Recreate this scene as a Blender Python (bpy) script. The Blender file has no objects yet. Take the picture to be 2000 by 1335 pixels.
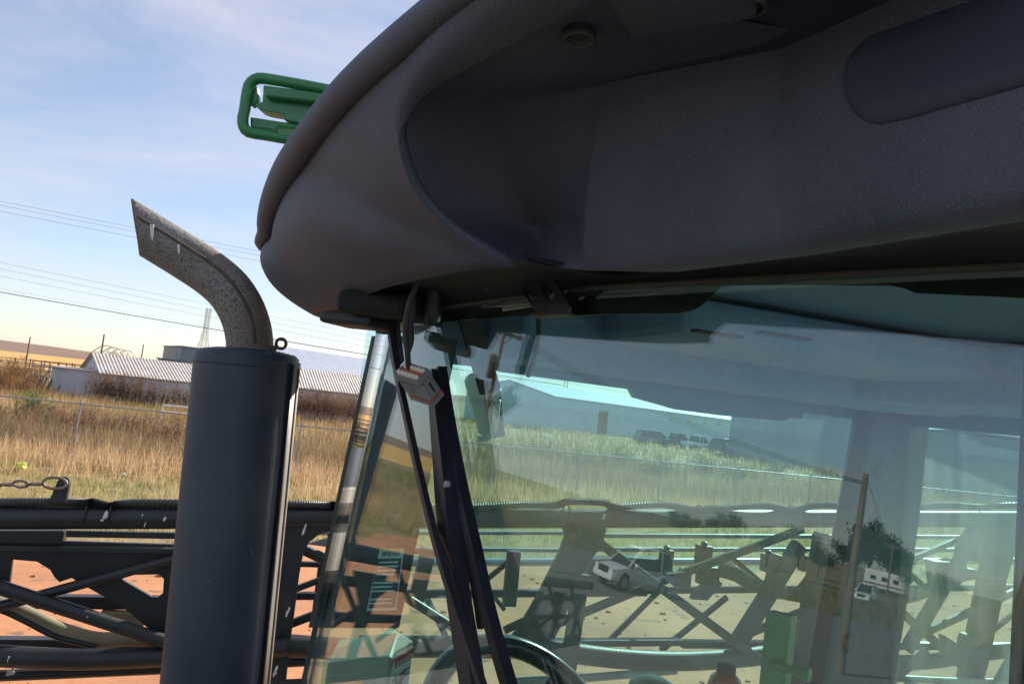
import bpy, bmesh, math, random
import numpy as np
from mathutils import Vector, Matrix
from mathutils.geometry import tessellate_polygon

random.seed(7); np.random.seed(7)
SC = bpy.context.scene
COL = SC.collection
R = math.radians

# ------------------------------------------------------------------ camera
ZC = 3.2                      # eye height: standing on the machine's platform
FPX = 1444.0                  # focal length in pixels of the 2000 px frame
PITCH, ROLL = R(4.6), R(6.6)
f_ = Vector((0, math.cos(PITCH), math.sin(PITCH)))
r0 = Vector((1, 0, 0)); u0 = Vector((0, -math.sin(PITCH), math.cos(PITCH)))
r_ = r0*math.cos(ROLL) + u0*math.sin(ROLL)
u_ = -r0*math.sin(ROLL) + u0*math.cos(ROLL)
EYE = Vector((0, 0, ZC))
cam = bpy.data.cameras.new('camera'); cam.sensor_width = 36; cam.lens = 36*FPX/2000
cam.clip_start = 0.02; cam.clip_end = 6000
camo = bpy.data.objects.new('camera', cam); COL.objects.link(camo)
camo.matrix_world = Matrix(((r_.x, u_.x, -f_.x, 0), (r_.y, u_.y, -f_.y, 0), (r_.z, u_.z, -f_.z, ZC), (0, 0, 0, 1)))
SC.camera = camo

# ------------------------------------------------------------------ sky, sun, exposure
SUN_AZ, SUN_EL = R(32), R(33)          # azimuth measured from +Y towards +X
world = bpy.data.worlds.new('World'); SC.world = world; world.use_nodes = True
nt = world.node_tree; nt.nodes.clear()
out = nt.nodes.new('ShaderNodeOutputWorld'); bg = nt.nodes.new('ShaderNodeBackground')
sky = nt.nodes.new('ShaderNodeTexSky'); sky.sky_type = 'NISHITA'; sky.sun_disc = False
sky.sun_elevation = SUN_EL; sky.sun_rotation = SUN_AZ; sky.altitude = 900
sky.air_density = 1.0; sky.dust_density = 0.6; sky.ozone_density = 1.6
tc = nt.nodes.new('ShaderNodeTexCoord'); mp = nt.nodes.new('ShaderNodeMapping')
mp.inputs['Scale'].default_value = (0.9, 2.2, 6.0); mp.inputs['Rotation'].default_value = (0, R(-9), R(20))
n1 = nt.nodes.new('ShaderNodeTexNoise'); n1.inputs['Scale'].default_value = 1.1
n1.inputs['Detail'].default_value = 9; n1.inputs['Roughness'].default_value = 0.6; n1.inputs['Distortion'].default_value = 0.5
cr = nt.nodes.new('ShaderNodeValToRGB')
cr.color_ramp.elements[0].position = 0.38; cr.color_ramp.elements[0].color = (0.20, 0.20, 0.20, 1)
cr.color_ramp.elements[1].position = 0.74; cr.color_ramp.elements[1].color = (0.9, 0.9, 0.9, 1)
mx = nt.nodes.new('ShaderNodeMix'); mx.data_type = 'RGBA'
mx.inputs['B'].default_value = (5.4, 5.2, 5.8, 1)
L = nt.links.new
L(tc.outputs['Generated'], mp.inputs['Vector']); L(mp.outputs['Vector'], n1.inputs['Vector'])
L(n1.outputs['Fac'], cr.inputs['Fac']); L(cr.outputs['Color'], mx.inputs['Factor'])
L(sky.outputs['Color'], mx.inputs['A']); L(mx.outputs['Result'], bg.inputs['Color'])
bg.inputs['Strength'].default_value = 0.09
L(bg.outputs['Background'], out.inputs['Surface'])
sun = bpy.data.lights.new('sun', 'SUN'); sun.energy = 5.0; sun.angle = R(0.55); sun.color = (1.0, 0.93, 0.82)
suno = bpy.data.objects.new('sun', sun); COL.objects.link(suno)
sdir = Vector((math.sin(SUN_AZ)*math.cos(SUN_EL), math.cos(SUN_AZ)*math.cos(SUN_EL), math.sin(SUN_EL)))
suno.rotation_euler = sdir.to_track_quat('Z', 'Y').to_euler(); suno.location = (30, 30, 40)
SC.view_settings.view_transform = 'Standard'; SC.view_settings.look = 'None'
SC.view_settings.gamma = 1; SC.view_settings.use_curve_mapping = False
SC.view_settings.exposure = 0.82
SC.render.engine = 'CYCLES'
SC.cycles.max_bounces = 10; SC.cycles.transparent_max_bounces = 16
SC.cycles.glossy_bounces = 5; SC.cycles.diffuse_bounces = 4
SC.cycles.use_denoising = True
SC.cycles.sample_clamp_indirect = 6

# ------------------------------------------------------------------ measuring helpers (photo pixel -> place)
def ray(px, py):
    return f_ + r_*((px-1000)/FPX) + u_*((667.5-py)/FPX)
def P(px, py, d): return EYE + ray(px, py)*d
def PZ(px, py, dz):
    v = ray(px, py); return EYE + v*(dz/v.z)
def GP(px, py, z=0.0): return PZ(px, py, z-ZC)
BA = Vector((-2.05, 3.3, ZC)); BU = Vector((0.957, 0.29, 0)).normalized(); BN = Vector((0.29, -0.957, 0)).normalized()
def plane_hit(px, py, A, N):
    v = ray(px, py); return EYE + v*((A-EYE).dot(N)/v.dot(N))
def BP(px, py, off=0.0): return plane_hit(px, py, BA + BN*off, BN)
def depth(p): return (p-EYE).dot(f_)
# windscreen: a gently bowed, raked sheet (cylinder of radius GR)
GR = 6.0; Q0 = Vector((-0.45, 1.95)); N0 = Vector((-math.sin(R(61)), -math.cos(R(61))))
GC = Q0 - N0*GR; NB = Vector((-0.8, -0.6)); TA = math.tan(R(4.5))
def gfun(p):
    q = Vector((p.x, p.y)) + NB*(TA*(p.z-ZC)); return (q-GC).length - GR
def gnorm(p):
    q = Vector((p.x, p.y)) + NB*(TA*(p.z-ZC)); n = (q-GC).normalized()
    return Vector((n.x, n.y, n.dot(NB)*TA)).normalized()
def GL(px, py, off=0.0):
    v = ray(px, py); lo, hi = 0.05, 4.0
    for _ in range(40):
        m = (lo+hi)/2
        if gfun(EYE+v*m) > off: lo = m
        else: hi = m
    return EYE + v*((lo+hi)/2)
def RFL(px, py):
    p = GL(px, py); n = gnorm(p); v = (p-EYE).normalized()
    return p, v - n*(2*v.dot(n))
def RG(px, py, z=0.0):                      # where the reflection seen at a pixel meets the ground
    p, v = RFL(px, py); return p + v*((z-p.z)/v.z)
def RD(px, py, dist):                       # point that far along the reflected sight line (plan distance)
    p, v = RFL(px, py); return p + v*(dist/math.hypot(v.x, v.y))

# ------------------------------------------------------------------ materials
MATS = {}
def srgb(r, g, b):
    c = lambda x: (x/255/12.92 if x/255 <= .04045 else ((x/255+.055)/1.055)**2.4)
    return (c(r), c(g), c(b))
def mat(name, col, rough=0.6, col2=None, scale=8, detail=6, metal=0.0, bump=0.0, bscale=None, spec=0.5,
        spots=None, spot_scale=20, spot_thr=0.7, lo=0.35, hi=0.65, coat=0.0, stretch=(1, 1, 1), dust=None):
    m = bpy.data.materials.new(name); m.use_nodes = True; MATS[name] = m
    t = m.node_tree; b = t.nodes['Principled BSDF']; K = t.links.new
    b.inputs['Roughness'].default_value = rough; b.inputs['Metallic'].default_value = metal
    b.inputs['Specular IOR Level'].default_value = spec; b.inputs['Coat Weight'].default_value = coat
    b.inputs['Base Color'].default_value = (*col, 1)
    tcn = t.nodes.new('ShaderNodeTexCoord'); mpn = t.nodes.new('ShaderNodeMapping')
    mpn.inputs['Scale'].default_value = stretch; K(tcn.outputs['Object'], mpn.inputs['Vector'])
    cur = None
    if col2 is not None:
        n = t.nodes.new('ShaderNodeTexNoise'); n.inputs['Scale'].default_value = scale; n.inputs['Detail'].default_value = detail
        K(mpn.outputs['Vector'], n.inputs['Vector'])
        r = t.nodes.new('ShaderNodeMapRange'); r.inputs['From Min'].default_value = lo; r.inputs['From Max'].default_value = hi
        K(n.outputs['Fac'], r.inputs['Value'])
        x = t.nodes.new('ShaderNodeMix'); x.data_type = 'RGBA'
        x.inputs['A'].default_value = (*col, 1); x.inputs['B'].default_value = (*col2, 1)
        K(r.outputs['Result'], x.inputs['Factor']); K(x.outputs['Result'], b.inputs['Base Color']); cur = x
        rr = t.nodes.new('ShaderNodeMapRange'); rr.inputs['To Min'].default_value = max(0.02, rough-0.1); rr.inputs['To Max'].default_value = min(1, rough+0.12)
        K(n.outputs['Fac'], rr.inputs['Value']); K(rr.outputs['Result'], b.inputs['Roughness'])
    if spots is not None:
        n = t.nodes.new('ShaderNodeTexNoise'); n.inputs['Scale'].default_value = spot_scale; n.inputs['Detail'].default_value = 3
        K(mpn.outputs['Vector'], n.inputs['Vector'])
        r = t.nodes.new('ShaderNodeMapRange'); r.inputs['From Min'].default_value = spot_thr; r.inputs['From Max'].default_value = spot_thr+0.04
        K(n.outputs['Fac'], r.inputs['Value'])
        x = t.nodes.new('ShaderNodeMix'); x.data_type = 'RGBA'; x.inputs['B'].default_value = (*spots, 1)
        x.inputs['A'].default_value = (*col, 1)
        if cur: K(cur.outputs['Result'], x.inputs['A'])
        K(r.outputs['Result'], x.inputs['Factor']); K(x.outputs['Result'], b.inputs['Base Color']); cur = x
    if bump:
        n = t.nodes.new('ShaderNodeTexNoise'); n.inputs['Scale'].default_value = bscale or scale*4; n.inputs['Detail'].default_value = 4
        K(mpn.outputs['Vector'], n.inputs['Vector'])
        bp = t.nodes.new('ShaderNodeBump'); bp.inputs['Strength'].default_value = bump; bp.inputs['Distance'].default_value = 0.02
        K(n.outputs['Fac'], bp.inputs['Height']); K(bp.outputs['Normal'], b.inputs['Normal'])
    return m

def glass(name, tint, f0=0.05, dust=0.03, dust_scale=3.0, streak=(1, 1, 1), dust_lo=0.45, dust_hi=0.75):
    """thin automotive glass: tinted see-through with Fresnel mirror and a film of dust"""
    m = bpy.data.materials.new(name); m.use_nodes = True; MATS[name] = m
    t = m.node_tree; t.nodes.clear(); K = t.links.new
    o = t.nodes.new('ShaderNodeOutputMaterial'); tr = t.nodes.new('ShaderNodeBsdfTransparent'); tr.inputs['Color'].default_value = (*tint, 1)
    gl = t.nodes.new('ShaderNodeBsdfGlossy'); gl.inputs['Roughness'].default_value = 0.0; gl.inputs['Color'].default_value = (1, 1, 1, 1)
    g = t.nodes.new('ShaderNodeNewGeometry'); d = t.nodes.new('ShaderNodeVectorMath'); d.operation = 'DOT_PRODUCT'
    K(g.outputs['Normal'], d.inputs[0]); K(g.outputs['Incoming'], d.inputs[1])
    a = t.nodes.new('ShaderNodeMath'); a.operation = 'ABSOLUTE'; K(d.outputs['Value'], a.inputs[0])
    s = t.nodes.new('ShaderNodeMath'); s.operation = 'SUBTRACT'; s.inputs[0].default_value = 1; K(a.outputs[0], s.inputs[1])
    p = t.nodes.new('ShaderNodeMath'); p.operation = 'POWER'; K(s.outputs[0], p.inputs[0]); p.inputs[1].default_value = 3.3
    ma = t.nodes.new('ShaderNodeMath'); ma.operation = 'MULTIPLY_ADD'; K(p.outputs[0], ma.inputs[0])
    ma.inputs[1].default_value = 1-f0; ma.inputs[2].default_value = f0
    mx1 = t.nodes.new('ShaderNodeMixShader'); K(ma.outputs[0], mx1.inputs[0]); K(tr.outputs[0], mx1.inputs[1]); K(gl.outputs[0], mx1.inputs[2])
    df = t.nodes.new('ShaderNodeBsdfDiffuse'); df.inputs['Color'].default_value = (0.62, 0.58, 0.5, 1)
    tl = t.nodes.new('ShaderNodeBsdfTranslucent'); tl.inputs['Color'].default_value = (0.62, 0.6, 0.55, 1)
    dm = t.nodes.new('ShaderNodeMixShader'); dm.inputs[0].default_value = 0.5; K(df.outputs[0], dm.inputs[1]); K(tl.outputs[0], dm.inputs[2])
    tcn = t.nodes.new('ShaderNodeTexCoord'); mpn = t.nodes.new('ShaderNodeMapping'); mpn.inputs['Scale'].default_value = streak
    K(tcn.outputs['Object'], mpn.inputs['Vector'])
    n = t.nodes.new('ShaderNodeTexNoise'); n.inputs['Scale'].default_value = dust_scale; n.inputs['Detail'].default_value = 10; n.inputs['Roughness'].default_value = 0.65
    K(mpn.outputs['Vector'], n.inputs['Vector'])
    rg = t.nodes.new('ShaderNodeMapRange'); rg.inputs['From Min'].default_value = dust_lo; rg.inputs['From Max'].default_value = dust_hi
    rg.inputs['To Min'].default_value = dust*0.3; rg.inputs['To Max'].default_value = dust
    K(n.outputs['Fac'], rg.inputs['Value'])
    mx2 = t.nodes.new('ShaderNodeMixShader'); K(rg.outputs['Result'], mx2.inputs[0]); K(mx1.outputs[0], mx2.inputs[1]); K(dm.outputs[0], mx2.inputs[2])
    K(mx2.outputs[0], o.inputs['Surface']); return m

def vcmat(name, rough=0.8, transl=0.35):
    m = bpy.data.materials.new(name); m.use_nodes = True; MATS[name] = m
    t = m.node_tree; t.nodes.clear(); K = t.links.new
    o = t.nodes.new('ShaderNodeOutputMaterial'); at = t.nodes.new('ShaderNodeAttribute'); at.attribute_name = 'col'
    df = t.nodes.new('ShaderNodeBsdfDiffuse'); tl = t.nodes.new('ShaderNodeBsdfTranslucent'); mxs = t.nodes.new('ShaderNodeMixShader')
    mxs.inputs[0].default_value = transl
    K(at.outputs['Color'], df.inputs['Color']); K(at.outputs['Color'], tl.inputs['Color'])
    K(df.outputs[0], mxs.inputs[1]); K(tl.outputs[0], mxs.inputs[2]); K(mxs.outputs[0], o.inputs['Surface']); return m

mat('roof_plastic', (0.05, 0.061, 0.094), 0.6, (0.082, 0.097, 0.138), 7, 10, bump=0.35, bscale=520, spots=(0.115, 0.13, 0.17), spot_scale=700, spot_thr=0.57)
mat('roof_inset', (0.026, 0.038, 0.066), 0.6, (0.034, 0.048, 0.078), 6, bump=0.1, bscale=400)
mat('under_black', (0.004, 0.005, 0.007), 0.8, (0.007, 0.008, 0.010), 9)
mat('bracket_black', (0.016, 0.018, 0.022), 0.5, (0.028, 0.03, 0.034), 20, bump=0.1)
mat('gasket', (0.06, 0.068, 0.06), 0.6, (0.04, 0.045, 0.04), 12)
mat('frit', (0.008, 0.01, 0.012), 0.35)
mat('muffler_paint', (0.022, 0.036, 0.06), 0.56, (0.045, 0.06, 0.08), 5, 10, bump=0.08, bscale=160, spots=(0.12, 0.12, 0.115), spot_scale=55, spot_thr=0.71)
mat('shield_metal', (0.33, 0.32, 0.29), 0.6, (0.22, 0.2, 0.18), 14, stretch=(1, 1, .2))
mat('pipe_rust', (0.23, 0.225, 0.22), 0.68, (0.16, 0.13, 0.11), 7, 7, bump=0.25, bscale=90, spots=(0.085, 0.07, 0.06), spot_scale=230, spot_thr=0.54)
mat('weld', (0.05, 0.04, 0.035), 0.7, (0.12, 0.08, 0.05), 30)
mat('dropping', (0.75, 0.75, 0.74), 0.8, (0.55, 0.55, 0.53), 40)
mat('green_paint', (0.012, 0.16, 0.045), 0.35, (0.02, 0.2, 0.07), 10, coat=0.3)
mat('boom_black', (0.016, 0.019, 0.025), 0.45, (0.03, 0.032, 0.036), 3, 8, bump=0.06, bscale=60, spots=(0.42, 0.42, 0.42), spot_scale=24, spot_thr=0.765)
mat('hose_black', (0.02, 0.02, 0.023), 0.4, (0.035, 0.035, 0.036), 12)
mat('hose_grey', (0.16, 0.16, 0.16), 0.5, (0.1, 0.1, 0.1), 12)
mat('hose_tan', (0.28, 0.23, 0.13), 0.6, (0.2, 0.16, 0.1), 8)
mat('rail_light', (0.33, 0.34, 0.34), 0.45, (0.22, 0.22, 0.22), 6, metal=0.2)
mat('pipe_steel', (0.42, 0.46, 0.52), 0.4, (0.3, 0.32, 0.36), 5, metal=0.5)
mat('chain_steel', (0.30, 0.25, 0.2), 0.55, (0.17, 0.11, 0.07), 40, metal=0.4)
mat('wiper_black', (0.008, 0.009, 0.016), 0.36, (0.014, 0.015, 0.024), 16, spec=0.6)
mat('wiper_arm_grey', (0.05, 0.05, 0.058), 0.35, (0.03, 0.03, 0.036), 10, metal=0.4)
mat('rubber', (0.02, 0.02, 0.022), 0.6, (0.03, 0.03, 0.03), 20)
mat('connector_grey', (0.22, 0.235, 0.25), 0.5, (0.17, 0.18, 0.19), 40, bump=0.1)
mat('seal_orange', (0.55, 0.12, 0.07), 0.5, (0.4, 0.09, 0.06), 60)
mat('pin_white', (0.75, 0.72, 0.62), 0.4)
mat('headliner', (0.20, 0.31, 0.46), 0.9, (0.23, 0.35, 0.5), 60, bump=0.15, bscale=300)  # blue in the colour stands in for sky mirrored in the windscreen
mat('cab_trim', (0.12, 0.14, 0.155), 0.7, (0.155, 0.175, 0.19), 40, bump=0.1, bscale=300)
mat('cab_dark', (0.03, 0.032, 0.033), 0.6, (0.045, 0.045, 0.045), 20)
mat('wheel_black', (0.02, 0.021, 0.022), 0.16, (0.03, 0.03, 0.03), 18, coat=0.4)
mat('cab_green', (0.05, 0.19, 0.06), 0.4, (0.07, 0.23, 0.08), 12, coat=0.2)
mat('hood_green', (0.008, 0.035, 0.014), 0.35, (0.01, 0.045, 0.018), 6, coat=.2)
mat('box_cream', (0.42, 0.44, 0.33), 0.55, (0.36, 0.38, 0.28), 8)
mat('decal_dark', (0.03, 0.045, 0.05), 0.4); mat('decal_light', (0.7, 0.72, 0.68), 0.5); mat('decal_yellow', (0.65, 0.52, 0.05), 0.5)
mat('decal_red', (0.5, 0.03, 0.025), 0.5); mat('decal_ink', (0.01, 0.01, 0.012), 0.5)
mat('amber_plastic', (0.38, 0.09, 0.02), 0.3, (0.3, 0.07, 0.02), 10, coat=0.3)
mat('mirror_shell', (0.55, 0.57, 0.56), 0.4, (0.45, 0.47, 0.46), 8)
glass('windshield_glass', (0.80, 0.97, 0.96), f0=0.07, dust=0.016, dust_scale=6)
glass('window_glass', (0.84, 0.965, 0.95), f0=0.04, dust=0.05, dust_scale=3.5, dust_lo=0.4, dust_hi=0.8)
glass('rear_glass', (0.80, 0.95, 0.93), f0=0.05, dust=0.3, dust_scale=4.0, streak=(2.5, 2.5, .5), dust_lo=0.42, dust_hi=0.75)
mat('dirt', (0.50, 0.215, 0.095), 0.95, (0.34, 0.15, 0.072), 0.5, 10, bump=0.8, bscale=5, spots=(0.2, 0.12, 0.075), spot_scale=2.6, spot_thr=0.62)
mat('earth', (0.26, 0.18, 0.09), 0.95, (0.19, 0.15, 0.07), 0.6, 9, bump=0.5, bscale=4)
mat('gold_field', (0.52, 0.30, 0.075), 0.95, (0.46, 0.25, 0.06), 0.05, 6, stretch=(.2, 1.5, 1))
mat('brown_field', (0.20, 0.115, 0.075), 0.95, (0.16, 0.09, 0.06), 0.03, 6)
mat('gravel', (0.20, 0.175, 0.155), 0.95, (0.14, 0.122, 0.11), 3, 8, bump=0.5, bscale=20)
mat('asphalt', (0.06, 0.06, 0.06), 0.9, (0.045, 0.045, 0.045), 6)
mat('galv', (0.40, 0.40, 0.39), 0.5, (0.28, 0.28, 0.27), 8, metal=0.4)
mat('wire', (0.03, 0.03, 0.032), 0.5)
mat('white_metal', (0.55, 0.57, 0.62), 0.6, (0.42, 0.44, 0.48), 1.2, 8, stretch=(1, 1, .3))
mat('roof_tin', (0.52, 0.49, 0.46), 0.5, (0.42, 0.36, 0.32), 1.5, 8, metal=0.25)
mat('roof_blue_tin', (0.46, 0.49, 0.58), 0.45, (0.38, 0.41, 0.5), 1.2, 6, metal=0.25)
mat('teal_metal', (0.17, 0.23, 0.28), 0.6, (0.14, 0.2, 0.24), 1)
mat('pale_blue_metal', (0.45, 0.55, 0.62), 0.55, (0.4, 0.5, 0.57), .6)
mat('grey_blue_metal', (0.25, 0.31, 0.36), 0.55, (0.21, 0.27, 0.31), .6)
mat('window_tan', (0.5, 0.45, 0.3), 0.4); mat('door_brown', (0.2, 0.1, 0.07), 0.6)
mat('rust_steel', (0.16, 0.08, 0.05), 0.7, (0.1, 0.06, 0.04), 10)
mat('wood_pole', (0.22, 0.14, 0.085), 0.85, (0.15, 0.095, 0.06), 6, stretch=(3, 3, .3), bump=.3)
mat('grey_wood', (0.2, 0.16, 0.12), 0.85, (0.12, 0.09, 0.065), 6)
mat('lattice_steel', (0.35, 0.35, 0.36), 0.6)
mat('car_white', (0.72, 0.73, 0.76), 0.25, coat=0.6); mat('car_grey', (0.12, 0.125, 0.135), 0.25, coat=0.6)
mat('car_blue', (0.03, 0.055, 0.12), 0.25, coat=0.6)
mat('car_glass', (0.012, 0.014, 0.016), 0.08, spec=0.8); mat('tyre', (0.018, 0.018, 0.018), 0.85); mat('rim_alloy', (0.4, 0.4, 0.4), 0.3, metal=.8)
mat('headlight', (0.7, 0.7, 0.7), 0.15, coat=.8); mat('trailer_white', (0.7, 0.69, 0.66), 0.5); mat('stripe_red', (0.22, 0.05, 0.04), 0.5)
mat('bark', (0.1, 0.075, 0.055), 0.9, (0.06, 0.045, 0.035), 12)
mat('bag_yellow', (0.75, 0.78, 0.12), 0.5, (0.6, 0.65, 0.1), 20); mat('bag_white', (0.7, 0.68, 0.66), 0.6)
mat('porcelain', (0.32, 0.2, 0.15), 0.3)
vcmat('grass_blades', transl=0.55); vcmat('leaf', transl=0.3); vcmat('dry_weed', transl=0.3)

# ------------------------------------------------------------------ mesh helpers
class MB:
    def __init__(s): s.v = []; s.f = []
    def add(s, vs, fs):
        o = len(s.v); s.v += [Vector(v) for v in vs]; s.f += [tuple(i+o for i in f) for f in fs]; return s
    def box(s, c, ax, ay, az):
        """c centre, half axes"""
        c, ax, ay, az = map(Vector, (c, ax, ay, az)); vs = []
        for k in (-1, 1):
            for j in (-1, 1):
                for i in (-1, 1): vs.append(c+ax*i+ay*j+az*k)
        return s.add(vs, [(0, 2, 3, 1), (4, 5, 7, 6), (0, 1, 5, 4), (2, 6, 7, 3), (0, 4, 6, 2), (1, 3, 7, 5)])
    def bar(s, a, b, w, h, up=Vector((0, 0, 1))):
        a, b = Vector(a), Vector(b); d = (b-a); l = d.length; d.normalize()
        x = d.cross(up)
        if x.length < 1e-4: x = d.cross(Vector((1, 0, 0)))
        x.normalize(); y = x.cross(d)
        return s.box((a+b)/2, d*l/2, x*w/2, y*h/2)
    def tube(s, pts, r, n=10, caps=True):
        pts = [Vector(p) for p in pts]; m = len(pts)
        rs = r if isinstance(r, (list, tuple)) else [r]*m
        t = [(pts[min(i+1, m-1)]-pts[max(i-1, 0)]).normalized() for i in range(m)]
        a = t[0].orthogonal().normalized(); vs = []; fs = []
        for i in range(m):
            a = (a - t[i]*a.dot(t[i])).normalized(); b = t[i].cross(a)
            for k in range(n):
                q = 2*math.pi*k/n; vs.append(pts[i] + (a*math.cos(q)+b*math.sin(q))*rs[i])
        for i in range(m-1):
            for k in range(n):
                fs.append((i*n+k, i*n+(k+1) % n, (i+1)*n+(k+1) % n, (i+1)*n+k))
        if caps: fs += [tuple(range(n-1, -1, -1)), tuple(range((m-1)*n, m*n))]
        return s.add(vs, fs)
    def lathe(s, o, ax, prof, n=24, ref=None):
        """profile of (radius, height along ax)"""
        o, ax = Vector(o), Vector(ax).normalized(); a = (Vector(ref) if ref else ax.orthogonal()); a = (a-ax*a.dot(ax)).normalized(); b = ax.cross(a)
        vs = []; fs = []; m = len(prof)
        for (r, h) in prof:
            for k in range(n):
                q = 2*math.pi*k/n; vs.append(o+ax*h+(a*math.cos(q)+b*math.sin(q))*r)
        for i in range(m-1):
            for k in range(n): fs.append((i*n+k, i*n+(k+1) % n, (i+1)*n+(k+1) % n, (i+1)*n+k))
        if prof[0][0] > 1e-5: fs.append(tuple(range(n-1, -1, -1)))
        if prof[-1][0] > 1e-5: fs.append(tuple(range((m-1)*n, m*n)))
        return s.add(vs, fs)
    def torus(s, c, ax, ra, rb, n=20, m=8, sx=1.0, xdir=None):
        c, ax = Vector(c), Vector(ax).normalized(); a = (Vector(xdir) if xdir else ax.orthogonal()); a = (a-ax*a.dot(ax)).normalized(); b = ax.cross(a)
        vs = []; fs = []
        for i in range(n):
            q = 2*math.pi*i/n; rad = a*math.cos(q)*sx + b*math.sin(q); nd = (a*math.cos(q)+b*math.sin(q)).normalized()
            for j in range(m):
                w = 2*math.pi*j/m; vs.append(c+rad*ra+nd*rb*math.cos(w)+ax*rb*math.sin(w))
        for i in range(n):
            for j in range(m): fs.append((i*m+j, ((i+1) % n)*m+j, ((i+1) % n)*m+(j+1) % m, i*m+(j+1) % m))
        return s.add(vs, fs)
    def grid(s, rows, thick=0.0, nrm=None, flip=False):
        m, n = len(rows), len(rows[0]); vs = [p for r in rows for p in r]; fs = []
        for i in range(m-1):
            for j in range(n-1):
                q = (i*n+j, i*n+j+1, (i+1)*n+j+1, (i+1)*n+j); fs.append(q[::-1] if flip else q)
        return s.add(vs, fs)
    def plate(s, loops, nrm, th):
        """outline + holes extruded by th along -nrm"""
        nrm = Vector(nrm).normalized(); flat = [Vector(p) for l in loops for p in l]
        tri = tessellate_polygon([[Vector(p) for p in l] for l in loops]); N = len(flat)
        vs = flat + [p-nrm*th for p in flat]; fs = [t for t in tri] + [(t[2]+N, t[1]+N, t[0]+N) for t in tri]
        o = 0
        for l in loops:
            k = len(l)
            for i in range(k): fs.append((o+i, o+(i+1) % k, N+o+(i+1) % k, N+o+i))
            o += k
        return s.add(vs, fs)
    def build(s, name, material, parent=None, smooth=False, bevel=0.0, solid=0.0, sub=0, auto=None, soff=-1):
        me = bpy.data.meshes.new(name); me.from_pydata([tuple(v) for v in s.v], [], s.f); me.update()
        bm = bmesh.new(); bm.from_mesh(me); bmesh.ops.remove_doubles(bm, verts=bm.verts, dist=1e-6)
        bmesh.ops.recalc_face_normals(bm, faces=bm.faces); bm.to_mesh(me); bm.free()
        me.materials.append(MATS[material])
        o = bpy.data.objects.new(name, me); COL.objects.link(o)
        if smooth:
            for p in me.polygons: p.use_smooth = True
            if auto is not None:
                me.set_sharp_from_angle(angle=R(auto))
        if solid:
            md = o.modifiers.new('thickness', 'SOLIDIFY'); md.thickness = solid; md.offset = soff
        if sub:
            md = o.modifiers.new('smooth', 'SUBSURF'); md.levels = sub; md.render_levels = sub
        if bevel:
            md = o.modifiers.new('bevel', 'BEVEL'); md.width = bevel; md.segments = 2; md.limit_method = 'ANGLE'
        if parent is not None: o.parent = parent; o.matrix_parent_inverse = parent.matrix_world.inverted()
        return o

def empty(name, loc=(0, 0, 0)):
    o = bpy.data.objects.new(name, None); COL.objects.link(o); o.location = loc; o.empty_display_size = 0.1
    bpy.context.view_layer.update(); return o
def tag(o, label=None, cat=None, group=None, kind=None):
    if label: o['label'] = label
    if cat: o['category'] = cat
    if group: o['group'] = group
    if kind: o['kind'] = kind
    return o
def upd(): bpy.context.view_layer.update()
def cat_rom(pts, n):
    pts = [Vector(p) for p in pts]; q = [pts[0]*2-pts[1]] + pts + [pts[-1]*2-pts[-2]]; res = []
    segs = len(pts)-1
    for k in range(n):
        t = k/(n-1)*segs; i = min(int(t), segs-1); t -= i
        a, b, c, d = q[i:i+4]
        res.append(0.5*((2*b)+(c-a)*t+(2*a-5*b+4*c-d)*t*t+(3*b-a-3*c+d)*t**3))
    return res
def lerp(a, b, t): return a+(b-a)*t
def np_mesh(name, verts, tris, material, cols=None, parent=None):
    me = bpy.data.meshes.new(name); nv, ntri = len(verts), len(tris)
    me.vertices.add(nv); me.vertices.foreach_set('co', np.asarray(verts, np.float32).ravel())
    me.loops.add(ntri*3); me.loops.foreach_set('vertex_index', np.asarray(tris, np.int32).ravel())
    me.polygons.add(ntri); me.polygons.foreach_set('loop_start', np.arange(0, ntri*3, 3, dtype=np.int32))
    me.polygons.foreach_set('loop_total', np.full(ntri, 3, np.int32))
    me.update(calc_edges=True)
    if cols is not None:
        a = me.attributes.new('col', 'FLOAT_COLOR', 'POINT'); c4 = np.ones((nv, 4), np.float32); c4[:, :3] = cols
        a.data.foreach_set('color', c4.ravel())
    me.materials.append(MATS[material]); o = bpy.data.objects.new(name, me); COL.objects.link(o)
    if parent is not None: o.parent = parent; o.matrix_parent_inverse = parent.matrix_world.inverted()
    return o
def text_mesh(name, body, size, material, parent, origin, xd, yd, align='LEFT'):
    cu = bpy.data.curves.new(name, 'FONT'); cu.body = body; cu.size = size; cu.extrude = 0.0002; cu.align_x = align
    tmp = bpy.data.objects.new(name, cu); COL.objects.link(tmp); upd()
    me = bpy.data.meshes.new_from_object(tmp.evaluated_get(bpy.context.evaluated_depsgraph_get()))
    bpy.data.objects.remove(tmp)
    x, y = Vector(xd).normalized(), Vector(yd); y = (y-x*y.dot(x)).normalized(); z = x.cross(y); o_ = Vector(origin)
    me.transform(Matrix(((x.x, y.x, z.x, o_.x), (x.y, y.y, z.y, o_.y), (x.z, y.z, z.z, o_.z), (0, 0, 0, 1))))
    me.materials.clear(); me.materials.append(MATS[material])
    o = bpy.data.objects.new(name, me); COL.objects.link(o)
    if parent is not None: o.parent = parent; o.matrix_parent_inverse = parent.matrix_world.inverted()
    return o


# ================================================================== THE SETTING
def sheet(name, pts, z, material, sub=1):
    o = MB().add([(x, y, z) for x, y in pts], [tuple(range(len(pts)))]).build(name, material); tag(o, kind='structure'); return o
S_ = 3000
sheet('ground', [(-S_, -S_), (S_, -S_), (S_, S_), (-S_, S_)], 0, 'earth')
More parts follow.
